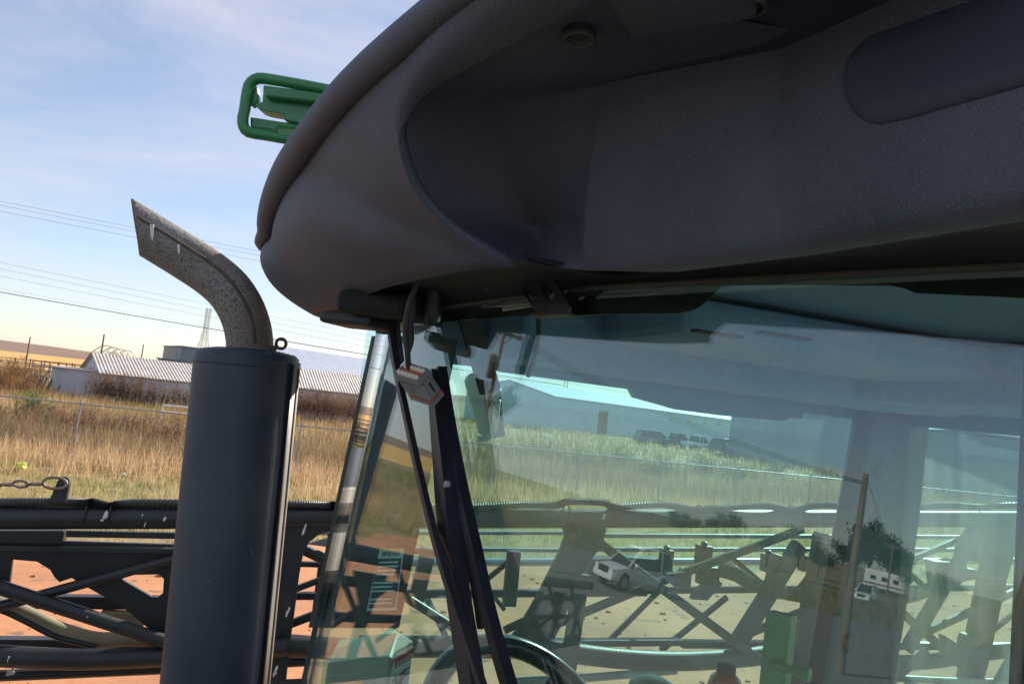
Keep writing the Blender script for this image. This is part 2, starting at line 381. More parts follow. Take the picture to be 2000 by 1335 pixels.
# bare red dirt of the yard, with a ragged grassy edge
edge = []
for i in range(60):
    x = -34+i*1.2; y = 13.0 + .33*max(0, x+7) + 0.5*math.sin(i*1.3)+0.4*math.sin(i*0.53+1)
    edge.append((x, y))
sheet('dirt_yard', [(-34, -45), (40, -45), (40, edge[-1][1])] + edge[::-1], 0.006, 'dirt')
sheet('gravel_lot', [(-60, -70), (40, -70), (40, 2.2), (4, 2.6), (-3, 3.2), (-8, 5.5), (-20, 8), (-34, 9), (-34.2, 60), (-39.5, 60), (-44, 20), (-60, 8)], 0.012, 'gravel')
# farmland far off to the left
def rel(az, d): return (math.sin(R(az))*d, math.cos(R(az))*d)
sheet('stubble_field', [rel(-75, 120), rel(-15, 120), rel(-12, 420), rel(-75, 420)], 0.05, 'gold_field')
hm = MB(); rows = []
for d, z in ((420, 0.04), (470, 1.2), (700, 4.2), (950, 5.0), (1200, 0)):
    rows.append([Vector((*rel(a, d), z*(1+0.25*math.sin(a*0.31)) if z > .1 else z)) for a in range(-95, 61, 3)])
hm.grid(rows); tag(hm.build('hill', 'brown_field', smooth=True), kind='structure')

# ------------------------------------------------------------------ grass
def blades(n, xy, hmin, hmax, w, palette, lean=0.35, zoff=0.0):
    """n tufts at xy; returns verts, tris, cols (one triangle per blade)"""
    n = len(xy)
    h = np.random.uniform(hmin, hmax, n)*np.random.uniform(.7, 1.15, n)
    a = np.random.uniform(0, 2*np.pi, n); la = np.random.uniform(0, 2*np.pi, n); ln = h*lean*np.random.uniform(.1, 1, n)
    dx, dy = np.cos(a)*w/2, np.sin(a)*w/2
    v = np.zeros((n, 3, 3), np.float32)
    v[:, 0] = np.stack([xy[:, 0]-dx, xy[:, 1]-dy, np.full(n, zoff)], 1)
    v[:, 1] = np.stack([xy[:, 0]+dx, xy[:, 1]+dy, np.full(n, zoff)], 1)
    v[:, 2] = np.stack([xy[:, 0]+np.cos(la)*ln, xy[:, 1]+np.sin(la)*ln, h+zoff], 1)
    pal = np.array(palette, np.float32); c = pal[np.random.randint(0, len(pal), n)]*np.random.uniform(.75, 1.2, (n, 1))
    c = np.repeat(c[:, None, :], 3, 1)
    return v.reshape(-1, 3), np.arange(n*3).reshape(-1, 3), c.reshape(-1, 3).astype(np.float32)
def clumpy(n, x0, x1, y0, y1, k=10, spread=0.09, dens=None):
    c = np.stack([np.random.uniform(x0, x1, n), np.random.uniform(y0, y1, n)], 1)
    if dens is not None: c = c[np.random.uniform(0, 1, len(c)) < dens(c[:, 0], c[:, 1])]
    p = np.repeat(c, k, 0) + np.random.normal(0, spread, (len(c)*k, 2)); return p
def wob(x, y): return .5+.25*np.sin(x*.9+np.sin(y*.7)*1.5)+.25*np.sin(y*1.3+x*.35+2)
FA, FB = GP(139, 905), GP(1434, 1009)
FS = (FB-FA)/7
def fence_y(x): return FA.y+(FB.y-FA.y)/(FB.x-FA.x)*(x-FA.x)
GOLD = [(.64, .45, .27), (.58, .39, .21), (.70, .53, .34), (.50, .33, .18), (.62, .42, .25)]
TAN = [(.54, .42, .21), (.46, .36, .17), (.58, .48, .26), (.38, .34, .14)]
GREEN = [(.13, .20, .045), (.17, .24, .06), (.22, .25, .08), (.28, .27, .1)]
BROWN = [(.27, .15, .07), (.33, .2, .09), (.22, .14, .075), (.36, .25, .12)]
OLIVE = [(.33, .26, .14), (.38, .29, .16), (.27, .23, .11)]
def join(parts):
    V, T, C = [], [], []; o = 0
    for v, t, c in parts: V.append(v); T.append(t+o); C.append(c); o += len(v)
    return np.concatenate(V), np.concatenate(T), np.concatenate(C)
ye = lambda x: 13.0 + .33*np.maximum(0, x+7)
near = lambda x, y: (y > ye(x)+.6*np.sin(x*1.3)) * np.clip((y-ye(x)+1.2)/2.2, 0, 1) * (y < fence_y(x)+.5)
pts = []
p = clumpy(34000, -26, 24, 12, 30, 8, .10, lambda x, y: near(x, y)*(.35+.65*wob(x, y))); pts.append(blades(0, p, .10, .30, .012, TAN, .5))
p = clumpy(17000, -26, 22, 12, 28, 9, .12, lambda x, y: near(x, y)*np.clip((1.1-wob(x*1.4+3, y*1.6))*1.5-.75, 0, 1)*(y < fence_y(x)-.5)*np.where(x > -2, .15, 1)); pts.append(blades(0, p, .07, .22, .02, GREEN, .7))
# tall golden band in front of and along the fence
band = lambda x, y: np.exp(-((y-(fence_y(x)-.2+1.0*np.sin(x*.5)))/2.3)**2)
p = clumpy(16000, -26, 24, 13, 32, 12, .13, lambda x, y: band(x, y)*(.5+.5*wob(x*.7, y))); pts.append(blades(0, p, .4, .8, .016, GOLD, .45))
# beyond the fence: rough weeds, brown and olive
far = lambda x, y: (y > fence_y(x)+1.2)
p = clumpy(20000, -40, 60, 20, 52, 10, .2, lambda x, y: far(x, y)*(.3+.7*wob(x*.5, y*.5))); pts.append(blades(0, p, .2, .6, .03, TAN+OLIVE+GOLD, .5))
p = clumpy(15000, -40, 60, 21, 50, 12, .3, lambda x, y: far(x, y)*np.clip(1.8*wob(x*.6+5, y*.8)-.55, 0, 1)); pts.append(blades(0, p, .5, 1.15, .03, BROWN+OLIVE, .5))
p = clumpy(14000, -35, 30, 21, 40, 12, .25, lambda x, y: np.exp(-((y-fence_y(x)-4.6-1.2*np.sin(x*.6))/2.6)**2)*(.35+.65*wob(x*.8+1, y*.9))); pts.append(blades(0, p, .5, 1.0, .03, [(.22, .145, .09), (.28, .18, .11), (.17, .15, .075), (.34, .22, .13)], .55))
p = clumpy(9000, -60, 120, 50, 100, 10, .4, lambda x, y: wob(x*.2, y*.2)); pts.append(blades(0, p, .3, .9, .08, TAN+BROWN+OLIVE, .6))
# left and behind, where the windscreen mirrors it
p = clumpy(7000, -75, -45, -40, 60, 9, .3, lambda x, y: .4+.6*wob(x*.3, y*.3)); pts.append(blades(0, p, .3, .8, .06, TAN+OLIVE+GREEN, .5))
p = clumpy(6000, -45, -24, 12, 50, 10, .2, lambda x, y: .4+.6*wob(x*.3, y*.3)*(x > -33.5)); pts.append(blades(0, p, .3, .7, .05, GOLD+TAN, .5))
g = np_mesh('grass', *join(pts)[:2], 'grass_blades', None) if False else None
V, T, C = join(pts); g = np_mesh('grass', V, T, 'grass_blades', C)
tag(g, 'dry golden and patchy green grass across the verge and field', 'grass', kind='stuff')
# clods and small stones on the dirt
cv, cf = [], []
mb = MB()
for i in range(1100):
    x, y = random.uniform(-11, 14), random.uniform(4.5, 16); s = .006+.034*random.random()**3
    mb.box((x, y, .006+s*.35), (s, s*random.uniform(-.3, .3), 0), (-s*.2, s*.8, s*.1), (0, 0, s*.5))
tag(mb.build('dirt_clods', 'dirt', bevel=0.004), 'small clods of dry red soil strewn over the yard', 'soil', kind='stuff')

# ------------------------------------------------------------------ chain-link fence
def fence_pt(n, z): q = FA+FS*(n-4); return Vector((q.x, q.y, z))
FH = 1.72
fe = empty('chain_link_fence', fence_pt(4, 0))
tag(fe, 'galvanised chain link fence with top rail running through the tall dry grass', 'fence')
for n in range(0, 19):
    b = fence_pt(n, 0); MB().tube([b, b+Vector((0, 0, FH+.12))], .028, 8).build('post', 'galv', fe, smooth=True, auto=40)
MB().tube([fence_pt(n, FH) for n in range(19)], .022, 8).build('top_rail', 'galv', fe, smooth=True)
mb = MB(); a, b = fence_pt(0, 0), fence_pt(18, 0); ln = (b-a).length; dv = (b-a)/ln; nn = Vector((dv.y, -dv.x, 0))
stp = 0.085
for i in range(int(ln/stp)):
    for sgn in (1, -1):
        q0 = a+dv*(i*stp)+Vector((0, 0, .03)); q1 = q0+dv*(1.66*.9*sgn)+Vector((0, 0, 1.66))
        if 0 < (q1-a).dot(dv) < ln: mb.add([q0-dv*.0022, q0+dv*.0022, q1+dv*.0022, q1-dv*.0022], [(0, 1, 2, 3)])
tag(mb.build('wire_mesh', 'galv', fe), kind='stuff')
# a second, lower field fence further out
ff = empty('field_fence', (8, 33, 0)); tag(ff, 'low field fence of thin posts and wires beyond the chain link fence', 'fence')
for n in range(16):
    x = 1+n*2.6; y = 32+.33*x; MB().tube([(x, y, 0), (x, y, 1.35)], .03, 6).build('post', 'galv', ff)
for z in (.5, .9, 1.3): MB().tube([(1, 32.3, z), (40, 45.2, z)], .009, 5).build('strand', 'galv', ff)

# ------------------------------------------------------------------ sheds and barns
def corr_roof(mb, a, b, up, pitch=.2, amp=.03):
    """ribbed sheet from eave a..b rising by vector up"""
    ln = (b-a).length; d = (b-a)/ln; n = d.cross(up).normalized()
    if n.z < 0: n = -n
    k = int(ln/pitch)
    r1, r2 = [], []
    for i in range(k*4+1):
        t = i*pitch/4; h = amp*(0, 1, 1, 0)[i % 4]; r1.append(a+d*t+n*h); r2.append(a+d*t+up+n*h)
    mb.grid([r1, r2])
def gable(name, label, p0, p1, dep, he, hr, wall, roof, pitch=.2, over=.25, side_drop=None):
    """p0-p1 front base line; ridge parallel to it"""
    e = empty(name, (p0+p1)/2); tag(e, label, 'building'); d = (p1-p0).normalized(); n = Vector((-d.y, d.x, 0)); Z = Vector((0, 0, 1))
    if n.y < 0: n = -n
    if n.dot(p0-EYE) < 0: n = -n
    a, b, c, dd = p0, p1, p1+n*dep, p0+n*dep
    mb = MB(); m0, m1 = (a+dd)/2, (b+c)/2
    mb.add([a, b, b+Z*he, a+Z*he], [(0, 1, 2, 3)]); mb.add([dd, c, c+Z*he, dd+Z*he], [(0, 1, 2, 3)])
    mb.add([a, dd, dd+Z*he, m0+Z*(hr-.02), a+Z*he], [(0, 1, 2, 3, 4)]); mb.add([b, c, c+Z*he, m1+Z*(hr-.02), b+Z*he], [(0, 1, 2, 3, 4)])
    mb.build('wall', wall, e)
    up = (m0-a)+Z*(hr-he); lo = up.normalized()*-over
    r = MB(); corr_roof(r, a-d*over+Z*he+lo, b+d*over+Z*he+lo, up-lo, pitch)
    up2 = (m0-dd)+Z*(hr-he); lo2 = up2.normalized()*-over
    corr_roof(r, dd-d*over+Z*he+lo2, c+d*over+Z*he+lo2, up2-lo2, pitch)
    r.build('roof', roof, e, solid=.02)
    return e, a, d, n
A0, A1 = GP(190, 787), GP(560, 816)
sh, a, d, n = gable('metal_shed', 'low white shed with ribbed tin roof left of the exhaust stack', A0, A1, 7, 2.05, 3.25, 'white_metal', 'roof_tin', .22)
k = 0
for i in range(1, 26):       # wall sheets lap in narrow panels
    q = a+d*(i*.62)-n*.012
    MB().box(q+Vector((0, 0, 1.0)), d*.02, n*.01, Vector((0, 0, 1.0))).build('wall_rib', 'white_metal', sh)
B0, B1 = GP(92, 777), GP(188, 786)
dB = (B1-B0).normalized(); nB = Vector((-dB.y, dB.x, 0))
lw = empty('lean_to_wall', (B0+B1)/2); tag(lw, 'plain whitewashed lean-to end of the low shed beside the corral', 'building')
MB().box((B0+B1)/2+nB*2+Vector((0, 0, 1.0)), dB*(B1-B0).length/2, nB*2, Vector((0, 0, 1.0))).build('wall', 'white_metal', lw)
MB().box((B0+B1)/2+nB*2+Vector((0, 0, 2.05)), dB*((B1-B0).length/2+.1), nB*2.15, Vector((0, 0, .04))).build('roof', 'roof_tin', lw)
C0, C1 = GP(562, 818), GP(760, 836)
gable('long_shed', 'long shed with grey ribbed roof between exhaust stack and windscreen edge', C0, C1, 7, 2.5, 3.9, 'white_metal', 'roof_tin', .22)
D0 = P(560, 760, 66); D0.z = 0; D1 = P(860, 800, 80); D1.z = 0
gable('blue_roof_barn', 'tall barn with pale blue ribbed roof behind the long shed', D0, D1, 14, 3.3, 6.0, 'white_metal', 'roof_blue_tin', .45)
E0 = P(352, 700, 92); E0.z = 0; E1 = P(470, 720, 96); E1.z = 0
tb = empty('teal_warehouse', (E0+E1)/2); tag(tb, 'flat roofed teal metal warehouse behind the low tin roofed shed', 'building')
def block(e, p0, p1, dep, h, material, name='wall', roofmat=None):
    d = (p1-p0).normalized(); n = Vector((-d.y, d.x, 0)); n = n if n.dot(p0-EYE) > 0 else -n
    MB().box((p0+p1)/2+n*dep/2+Vector((0, 0, h/2)), d*(p1-p0).length/2, n*dep/2, Vector((0, 0, h/2))).build(name, material, e)
    MB().box((p0+p1)/2+n*dep/2+Vector((0, 0, h+.06)), d*((p1-p0).length/2+.15), n*(dep/2+.15), Vector((0, 0, .06))).build('roof', roofmat or material, e)
    return d, n
block(tb, E0, E1, 14, 5.3, 'teal_metal')
E2 = P(308, 700, 92); E2.z = 0; block(tb, E2, E0-(E0-E2).normalized()*.2, 10, 3.5, 'teal_metal', 'annex_wall')
# pale blue workshop seen through the cab
F0, F1 = GP(1078, 842), GP(1180, 851); d = (F1-F0).normalized()
F1 = P(1552, 860, 165); F1.z = 0
wk, a, d, n = gable('workshop', 'long pale blue workshop seen through the cab with a row of small windows', F0, F1, 16, 4.6, 6.2, 'pale_blue_metal', 'pale_blue_metal', .8)
Lw = (F1-F0).length
for i in range(9):
    q = a+d*(Lw*(.36+.068*i))-n*.06+Vector((0, 0, 3.7)); w = MB().box(q, d*.75, n*.05, Vector((0, 0, .55))).build('window', 'window_tan', wk, bevel=0.02)
q = a+d*(Lw*.13)-n*.06+Vector((0, 0, 1.7)); MB().box(q, d*1.1, n*.05, Vector((0, 0, 1.7))).build('door', 'door_brown', wk)
G0 = P(1556, 880, 75); G0.z = 0; G1 = P(1720, 890, 78); G1.z = 0
gb = empty('storage_building', (G0+G1)/2); tag(gb, 'blue grey storage building at the right end of the pale workshop', 'building'); block(gb, G0, G1, 12, 5.6, 'grey_blue_metal')
G0 = P(1860, 900, 52); G0.z = 0; G1 = P(2150, 920, 50); G1.z = 0
gb = empty('machine_barn', (G0+G1)/2); tag(gb, 'grey blue barn seen through the dusty rear window', 'building'); block(gb, G0, G1, 12, 4.7, 'grey_blue_metal')
# white pipe frame in front of the shed
W0, W1 = GP(312, 832, .0), GP(380, 838, .0)
wf = empty('white_barrier', W0); tag(wf, 'small white pipe frame standing in the weeds left of the exhaust stack', 'frame')
for q in (W0, W1): MB().tube([q, q+Vector((0, 0, 1.05))], .05, 8).build('leg', 'car_white', wf)
for z in (.72, 1.05): MB().tube([W0+Vector((0, 0, z)), W1+Vector((0, 0, z))], .045, 8).build('rail', 'car_white', wf)
# corral
co = empty('pipe_corral', GP(60, 745)); tag(co, 'rusty pipe corral in front of the golden field at the left edge', 'fence')
for i, (x0, y0, x1, y1) in enumerate(((-40, 736, 110, 750), (60, 733, 205, 748), (-40, 724, 210, 742))):
    p0, p1 = GP(x0, y0), GP(x1, y1); k = 9
    for j in range(k+1):
        q = lerp(p0, p1, j/k); MB().tube([q, q+Vector((0, 0, 1.75))], .06, 6).build('post', 'rust_steel' if i else 'galv', co)
    for z in (.6, 1.1, 1.65): MB().tube([p0+Vector((0, 0, z)), p1+Vector((0, 0, z))], .045, 6).build('rail', 'rust_steel' if i != 0 else 'galv', co)
# heap of old poles leaning by the corral
base = GP(62, 776); db = (GP(92, 778)-GP(30, 774)).normalized(); nb_ = Vector((-db.y, db.x, 0))
for i in range(16):
    q = base+db*(-1.0+i*.14)+nb_*random.uniform(-.2, .2); t = q+db*random.uniform(.5, 1.0)+nb_*.7+Vector((0, 0, random.uniform(1.1, 1.75)))
    o = MB().tube([q, lerp(q, t, .5)+Vector((0, 0, .02)), t], [.05, .045, .035], 7).build('leaning_pole', 'grey_wood', smooth=True)
    tag(o, 'weathered wooden pole leaning in the heap beside the white lean-to', 'pole', 'poles leaning beside the lean-to')

# ------------------------------------------------------------------ dry weeds by the sheds
def weed(p, h, w, stems, pal, label, group, name='dry_weed_clump'):
    n = stems; v = []; t = []; c = []
    mb = MB()
    for i in range(stems):
        q = p+Vector((random.gauss(0, w*.5), random.gauss(0, w*.35), 0)); hh = h*random.uniform(.6, 1.1)
        tip = q+Vector((random.gauss(0, .22)*hh, random.gauss(0, .2)*hh, hh)); mid = lerp(q, tip, .5)+Vector((random.gauss(0, .05), random.gauss(0, .05), 0))
        segs = [(q, mid, .02), (mid, tip, .014)]
        for k in range(7):
            s = lerp(q, tip, random.uniform(.25, .95)); e = s+Vector((random.gauss(0, .22), random.gauss(0, .2), random.uniform(.05, .35)))*hh*.5; segs.append((s, e, .012))
            for kk in range(3):
                s2 = lerp(s, e, random.uniform(.3, 1)); segs.append((s2, s2+Vector((random.gauss(0, .1), random.gauss(0, .1), random.uniform(0, .16)))*hh, .018))
        col = np.array(random.choice(pal))*random.uniform(.7, 1.2)
        for s, e, ww in segs:
            dx = Vector((random.uniform(-1, 1), random.uniform(-1, 1), 0)).normalized()*ww; o = len(v)
            v += [tuple(s-dx), tuple(s+dx), tuple(e)]; t.append((o, o+1, o+2)); c += [col]*3
    o = np_mesh(name, np.array(v), np.array(t), 'dry_weed', np.array(c)); tag(o, label, 'weeds', group); return o
WB = [(.2, .13, .09), (.26, .17, .11), (.3, .21, .14), (.16, .11, .085)]
WR = [(.38, .21, .1), (.33, .19, .1), (.26, .15, .09)]
for i in range(13):
    t = i/12; q = lerp(GP(196, 790), GP(372, 806), t) - n*0
    weed(q+Vector((0, -.8, 0)), 2.0 if t < .5 else 1.6, .75, 28 if t < .5 else 20, WB, 'tall dry weeds against the white wall of the low shed', 'weeds along the low shed')
for i in range(9):
    q = lerp(GP(585, 822), GP(735, 838), i/8)+Vector((0, -1.0, 0)); weed(q, 2.3, .9, 42, WR if i % 3 else WB, 'tall russet weeds in front of the long shed', 'weeds along the long shed')
for (x, y, h) in ((45, 782, 1.3), (18, 770, 2.2), (62, 766, 1.8), (0, 775, 1.9)):
    weed(GP(x, y), h, .8, 70, WR, 'russet weeds growing up through the corral at the left edge', 'weeds in the corral')
GW = [(.16, .2, .06), (.2, .24, .08), (.24, .24, .1)]
weed(GP(58, 832), 1.4, .5, 60, GW, 'lone grey green bush behind the chain link fence', None, 'green_bush')
for i in range(14):
    q = GP(900+i*78+random.uniform(-20, 20), 905+i*5+random.uniform(-8, 8)); weed(q, 1.3, 1.2, 60, WB+GW, 'rough brown bush in the field seen through the cab', 'bushes seen through the cab', 'rough_bush')
for i in range(9):
    q = GP(8+i*44+random.uniform(-12, 12), 838+i*4+random.uniform(-10, 14)); weed(q, random.uniform(.7, 1.15), .9, 50, WB+WR, 'dry brown scrub just beyond the chain link fence left of the stack', 'scrub beyond the fence', 'scrub_clump')
# litter
def crumple(name, p, s, material, label):
    bm = bmesh.new(); bmesh.ops.create_icosphere(bm, subdivisions=2, radius=1)
    for v in bm.verts: v.co *= random.uniform(.55, 1.15); v.co.z *= .7; v.co = v.co*s
    me = bpy.data.meshes.new(name); bm.to_mesh(me); bm.free(); me.materials.append(MATS[material])
    o = bpy.data.objects.new(name, me); COL.objects.link(o); o.location = p+Vector((0, 0, s*.6)); tag(o, label, 'litter'); return o
crumple('plastic_bag', GP(40, 925)+Vector((0, 0, .12)), .15, 'bag_yellow', 'yellow green plastic bag caught in the grass at left')
crumple('paper_scrap', GP(240, 935)+Vector((0, 0, .08)), .07, 'bag_white', 'pale scrap of paper in the grass near the exhaust stack')

# ------------------------------------------------------------------ towers, poles, wires
def lattice(name, base, h, w, label, topw=.22):
    e = empty(name, base); tag(e, label, 'tower'); Z = Vector((0, 0, 1)); X = Vector((1, 0, 0)); Y = Vector((0, 1, 0))
    k = 9; lv = []
    for i in range(k+1):
        t = i/k; ww = lerp(w, w*topw, min(1, t/.62)); lv.append([base+Z*h*t+X*ww*sx/2+Y*ww*sy/2 for sx, sy in ((-1, -1), (1, -1), (1, 1), (-1, 1))])
    for c in range(4): MB().tube([l[c] for l in lv], h*.0035, 5).build('leg', 'lattice_steel', e)
    for i in range(k):
        mb = MB()
        for c in range(4):
            mb.tube([lv[i][c], lv[i+1][(c+1) % 4]], h*.0022, 4); mb.tube([lv[i][(c+1) % 4], lv[i+1][c]], h*.0022, 4); mb.tube([lv[i][c], lv[i][(c+1) % 4]], h*.0022, 4)
        mb.build('bracing', 'lattice_steel', e)
    return e
b = P(395, 690, 230); b.z = 0
lattice('lattice_tower', b, 21.5, 5.2, 'slim steel lattice tower standing behind the exhaust stack')
b = P(1100, 800, 200); b.z = 0
lattice('lattice_tower', b, 11.5, 4.2, 'small lattice tower showing above the pale workshop roof')
def pole(name, base, h, label, arm=True, r=.14, lean=0.0, tr=False, material='wood_pole', aim=Vector((1, 0, 0))):
    e = empty(name, base); tag(e, label, 'utility pole'); top = base+Vector((lean*h, 0, h))
    MB().tube([base, lerp(base, top, .5), top], [r, r*.85, r*.65], 10).build('shaft', material, e, smooth=True, auto=40)
    if arm:
        c = lerp(base, top, .955); MB().bar(c-aim*1.25, c+aim*1.25, .11, .13).build('cross_arm', material, e)
        for s in (-1.1, -.45, .45, 1.1): MB().lathe(c+aim*s+Vector((0, 0, .07)), (0, 0, 1), [(.03, 0), (.05, .05), (.03, .09), (.05, .13), (.02, .18)], 8).build('insulator', 'porcelain', e)
        for s in (-1, 1): MB().bar(c+aim*s*.7, lerp(base, top, .90), .04, .04).build('brace', 'galv', e)
    if tr:
        c = lerp(base, top, .80)+aim*.34; MB().lathe(c-Vector((0, 0, .5)), (0, 0, 1), [(.2, 0), (.24, .05), (.24, .8), (.26, .86), (.1, .95)], 16).build('transformer', 'rust_steel', e, smooth=True, auto=40)
        for k in range(4):
            c2 = lerp(base, top, .93); MB().tube([c2+aim*(-.5+.3*k), c2+aim*(-.5+.3*k+.25)+Vector((.1, 0, .35)), c2+aim*(-.2+.3*k)+Vector((0, .1, .7))], .022, 5).build('cutout', 'wire', e)
    return e
for i, (x, d, h, lab) in enumerate(((196, 62, 4.9, 'thin dark pole rising at the corral corner above the shed roof'), (52, 80, 4.2, 'thin bare pole standing in the corral at left'), (276, 85, 4.9, 'short pole just behind the ridge of the low shed'))):
    b = P(x, 700, d); b.z = 0; pole('bare_pole', b, h, lab, arm=False, r=.09, material='grey_wood')
# pivot irrigator arches
for i in range(4):
    c = P(207+i*14, 690, 110+i*14); c.z = 0; e = empty('irrigation_span', c)
    tag(e, ('leftmost and largest', 'second from left', 'third from left', 'rightmost and smallest')[i]+' arched irrigation span above the low shed roof', 'irrigator', 'irrigation spans on the horizon')
    ax = Vector((.95, .3, 0)); arc = [c+ax*(-2.2+.44*k)+Vector((0, 0, 3.0+1.6*math.sin(math.pi*k/10))) for k in range(11)]
    MB().tube(arc, .07, 5).build('span_pipe', 'galv', e)
    low = [c+ax*(-2.2+.44*k)+Vector((0, 0, 3.0+.7*math.sin(math.pi*k/10))) for k in range(11)]; MB().tube(low, .04, 5).build('truss_rod', 'galv', e)
    for k in range(2, 9, 2): MB().tube([arc[k], low[k-1]], .035, 4).build('truss_strut', 'galv', e)
    for s in (0, 10): MB().tube([arc[s], arc[s]+Vector((0, 0, -3.0))], .06, 5).build('leg', 'galv', e)
# overhead wires: long spans across the sky, sagging a little
def wire(px0, py0, px1, py1, d0, d1, r, label, sag=.5, name='power_line', group=None):
    a, b = P(px0, py0, d0), P(px1, py1, d1); pts = []
    for i in range(33):
        t = i/32; q = lerp(a, b, t); q = q-Vector((0, 0, 4*sag*t*(1-t))); pts.append(q)
    o = MB().tube(pts, r, 5).build(name, 'wire'); tag(o, label, 'wire', group)
wire(-700, 440, 1100, 752, 34, 44, .018, 'thick dark cable, lowest and nearest of the overhead lines', .25)
for k, (y0, y1) in enumerate(((250, 632), (258, 640), (270, 650))):
    wire(-700, y0, 1300, y1, 60, 80, .011, ('topmost', 'second', 'third')[k]+' thin overhead wire, crossing behind the slanted exhaust tip', .5, group='upper overhead wires')
for k, (y0, y1) in enumerate(((365, 760), (379, 770), (395, 780))):
    wire(-700, y0, 1300, y1, 75, 95, .011, ('upper', 'middle', 'lower')[k]+' wire of the overhead trio passing behind the exhaust elbow', .6, group='middle overhead wires')
wire(-700, 430, 1300, 790, 95, 120, .010, 'very faint single wire just above the dark cable', .6)

# ================================================================== THE SPRAYER
SP = empty('crop_sprayer', (0.6, 1.8, 0)); tag(SP, 'self propelled crop sprayer with dark cab roof, black exhaust stack and folded black boom', 'sprayer')
def part(mb, name, material, parent=SP, **k): return mb.build(name, material, parent, **k)

def edge_x(y): return 742-(y-640)*(742-592)/(1335-640) if y > 640 else 742
def top_y(x):
    pts = [(600, 665), (735, 643), (800, 611), (900, 597), (1025, 581), (1120, 567), (1560, 541), (2000, 520), (2300, 505)]
    for (a, b), (c, d) in zip(pts, pts[1:]):
        if x <= c: return b+(d-b)*(x-a)/(c-a)
    return pts[-1][1]
# ---------------------------------------------- cab roof
ZR, ZB = 0.385, 0.19
RIM = [(640, 560, 2.75), (575, 515, 2.5)]
rim_px = [(521, 478), (514, 440), (519, 400), (537, 350), (565, 298), (602, 243), (650, 182), (702, 128), (762, 76), (850, 0), (935, -70), (1040, -155), (1200, -290)]
low_px = [(625, 612), (676, 594), (745, 556), (880, 522), (1010, 508), (900, 440), (832, 370), (799, 290), (797, 222), (828, 172), (900, 125), (1000, 70), (1150, -12)]
low_z = [.182, .181, .18, .178, .178, .212, .246, .284, .315, .333, .344, .35, .352]
groove_px = [(533, 500), (533, 458), (543, 412), (562, 368), (592, 320), (630, 268), (680, 210), (734, 158), (796, 106), (880, 34), (968, -36), (1075, -118), (1235, -250)]
rimP = [PZ(x, y, ZR) for x, y in rim_px]
grvP = [PZ(x, y, ZR-.028) for x, y in groove_px]
lowP = [PZ(x, y, z) for (x, y), z in zip(low_px, low_z)]
# carry the roof round the far corner, behind the silhouette
back = [Vector((.62, .30, 0)), Vector((.26, .26, 0))]
def wrap(lst, s=1.0): return [lst[0]+back[0]*s, lst[0]+back[1]*s] + lst
rimW, grvW, lowW = wrap(rimP), wrap(grvP), wrap(lowP)
NS = 72
rimC, grvC = cat_rom(rimW, NS), cat_rom(grvW, NS)
# lower border has a corner; interpolate the two runs separately so it stays crisp
def two_run(lst, k, n):
    m = len(lst); n1_ = int(round(n*k/(m-1))); a = cat_rom(lst[:k+1], n1_+1); b = cat_rom(lst[k:], n-n1_); return a+b[1:]
lowC = two_run(lowW, 6, NS)
camdir = lambda p: (EYE-p).normalized()
rows = []
NR = 15
for j in range(NR):
    t = j/(NR-1); row = []
    for i in range(NS):
        a, b = grvC[i]+Vector((.35, .45, .5)).normalized()*.016, lowC[i]; p = lerp(a, b, t)
        u = i/(NS-1)*(len(rimW)-1)-2      # 0 at the silhouette column
        w = 1.0 if u < 3 else max(.30, 1-.28*(u-3)); bul = 4*t*(1-t)
        outw = Vector((-.86, -.5, -.12)).normalized() if u < 1.5 else lerp(Vector((-.86, -.5, -.12)), Vector((-.45, -.75, -.5)), min(1, (u-1.5)/3)).normalized()
        p = p + outw*(.055*bul*w*min(1.0, (a-b).length/.25)); row.append(p)
    rows.append(row)
roof = part(MB().grid(rows), 'cab_roof', 'roof_plastic', smooth=True, solid=.012, soff=1 if False else -1)
tag(roof, 'bulging dark grey plastic roof overhang above the windscreen')
# rolled rim along the top edge
rc = [lerp(a, b, .42) for a, b in zip(rimC, grvC)]; rw = [min(.026, max(.008, (a-b).length*.42)) for a, b in zip(rimC, grvC)]
part(MB().tube(rc, rw, 20), 'roof_rim', 'roof_plastic', roof, smooth=True)
# top skin of the roof: closes it above, out of sight from below
def mach(a, b): return Vector((BU.x, BU.y, 0))*a + Vector((BN.x, BN.y, 0))*b
backpts = [rimW[0]+mach(.9, -.1), rimW[0]+mach(2.0, .6), rimW[-1]+mach(1.9, .3), rimW[-1]+mach(.9, .4)]
cen = sum(rimC, Vector())/len(rimC)*.5 + sum(backpts, Vector())/4*.5
ring = rimC + [rimC[-1]+mach(.5, .5)] + backpts[::-1]
ring = rimC + [PZ(1900, -420, ZR), PZ(2700, -300, ZR), PZ(3600, 200, ZR)] + [Vector((2.4, 1.9, ZC+ZR)), Vector((1.6, 3.1, ZC+ZR))]
mb = MB(); rr = [[p for p in ring]+[ring[0]]]
for s, dz in ((.97, .03), (.8, .09), (.4, .12), (.02, .125)): rr.append([lerp(cen, p, s)*1.0+Vector((0, 0, dz+(ZC+ZR-lerp(cen, p, s).z))) for p in ring]+[lerp(cen, ring[0], s)+Vector((0, 0, dz+(ZC+ZR-lerp(cen, ring[0], s).z)))])
mb.grid(rr); part(mb, 'roof_top', 'roof_plastic', roof, smooth=True)
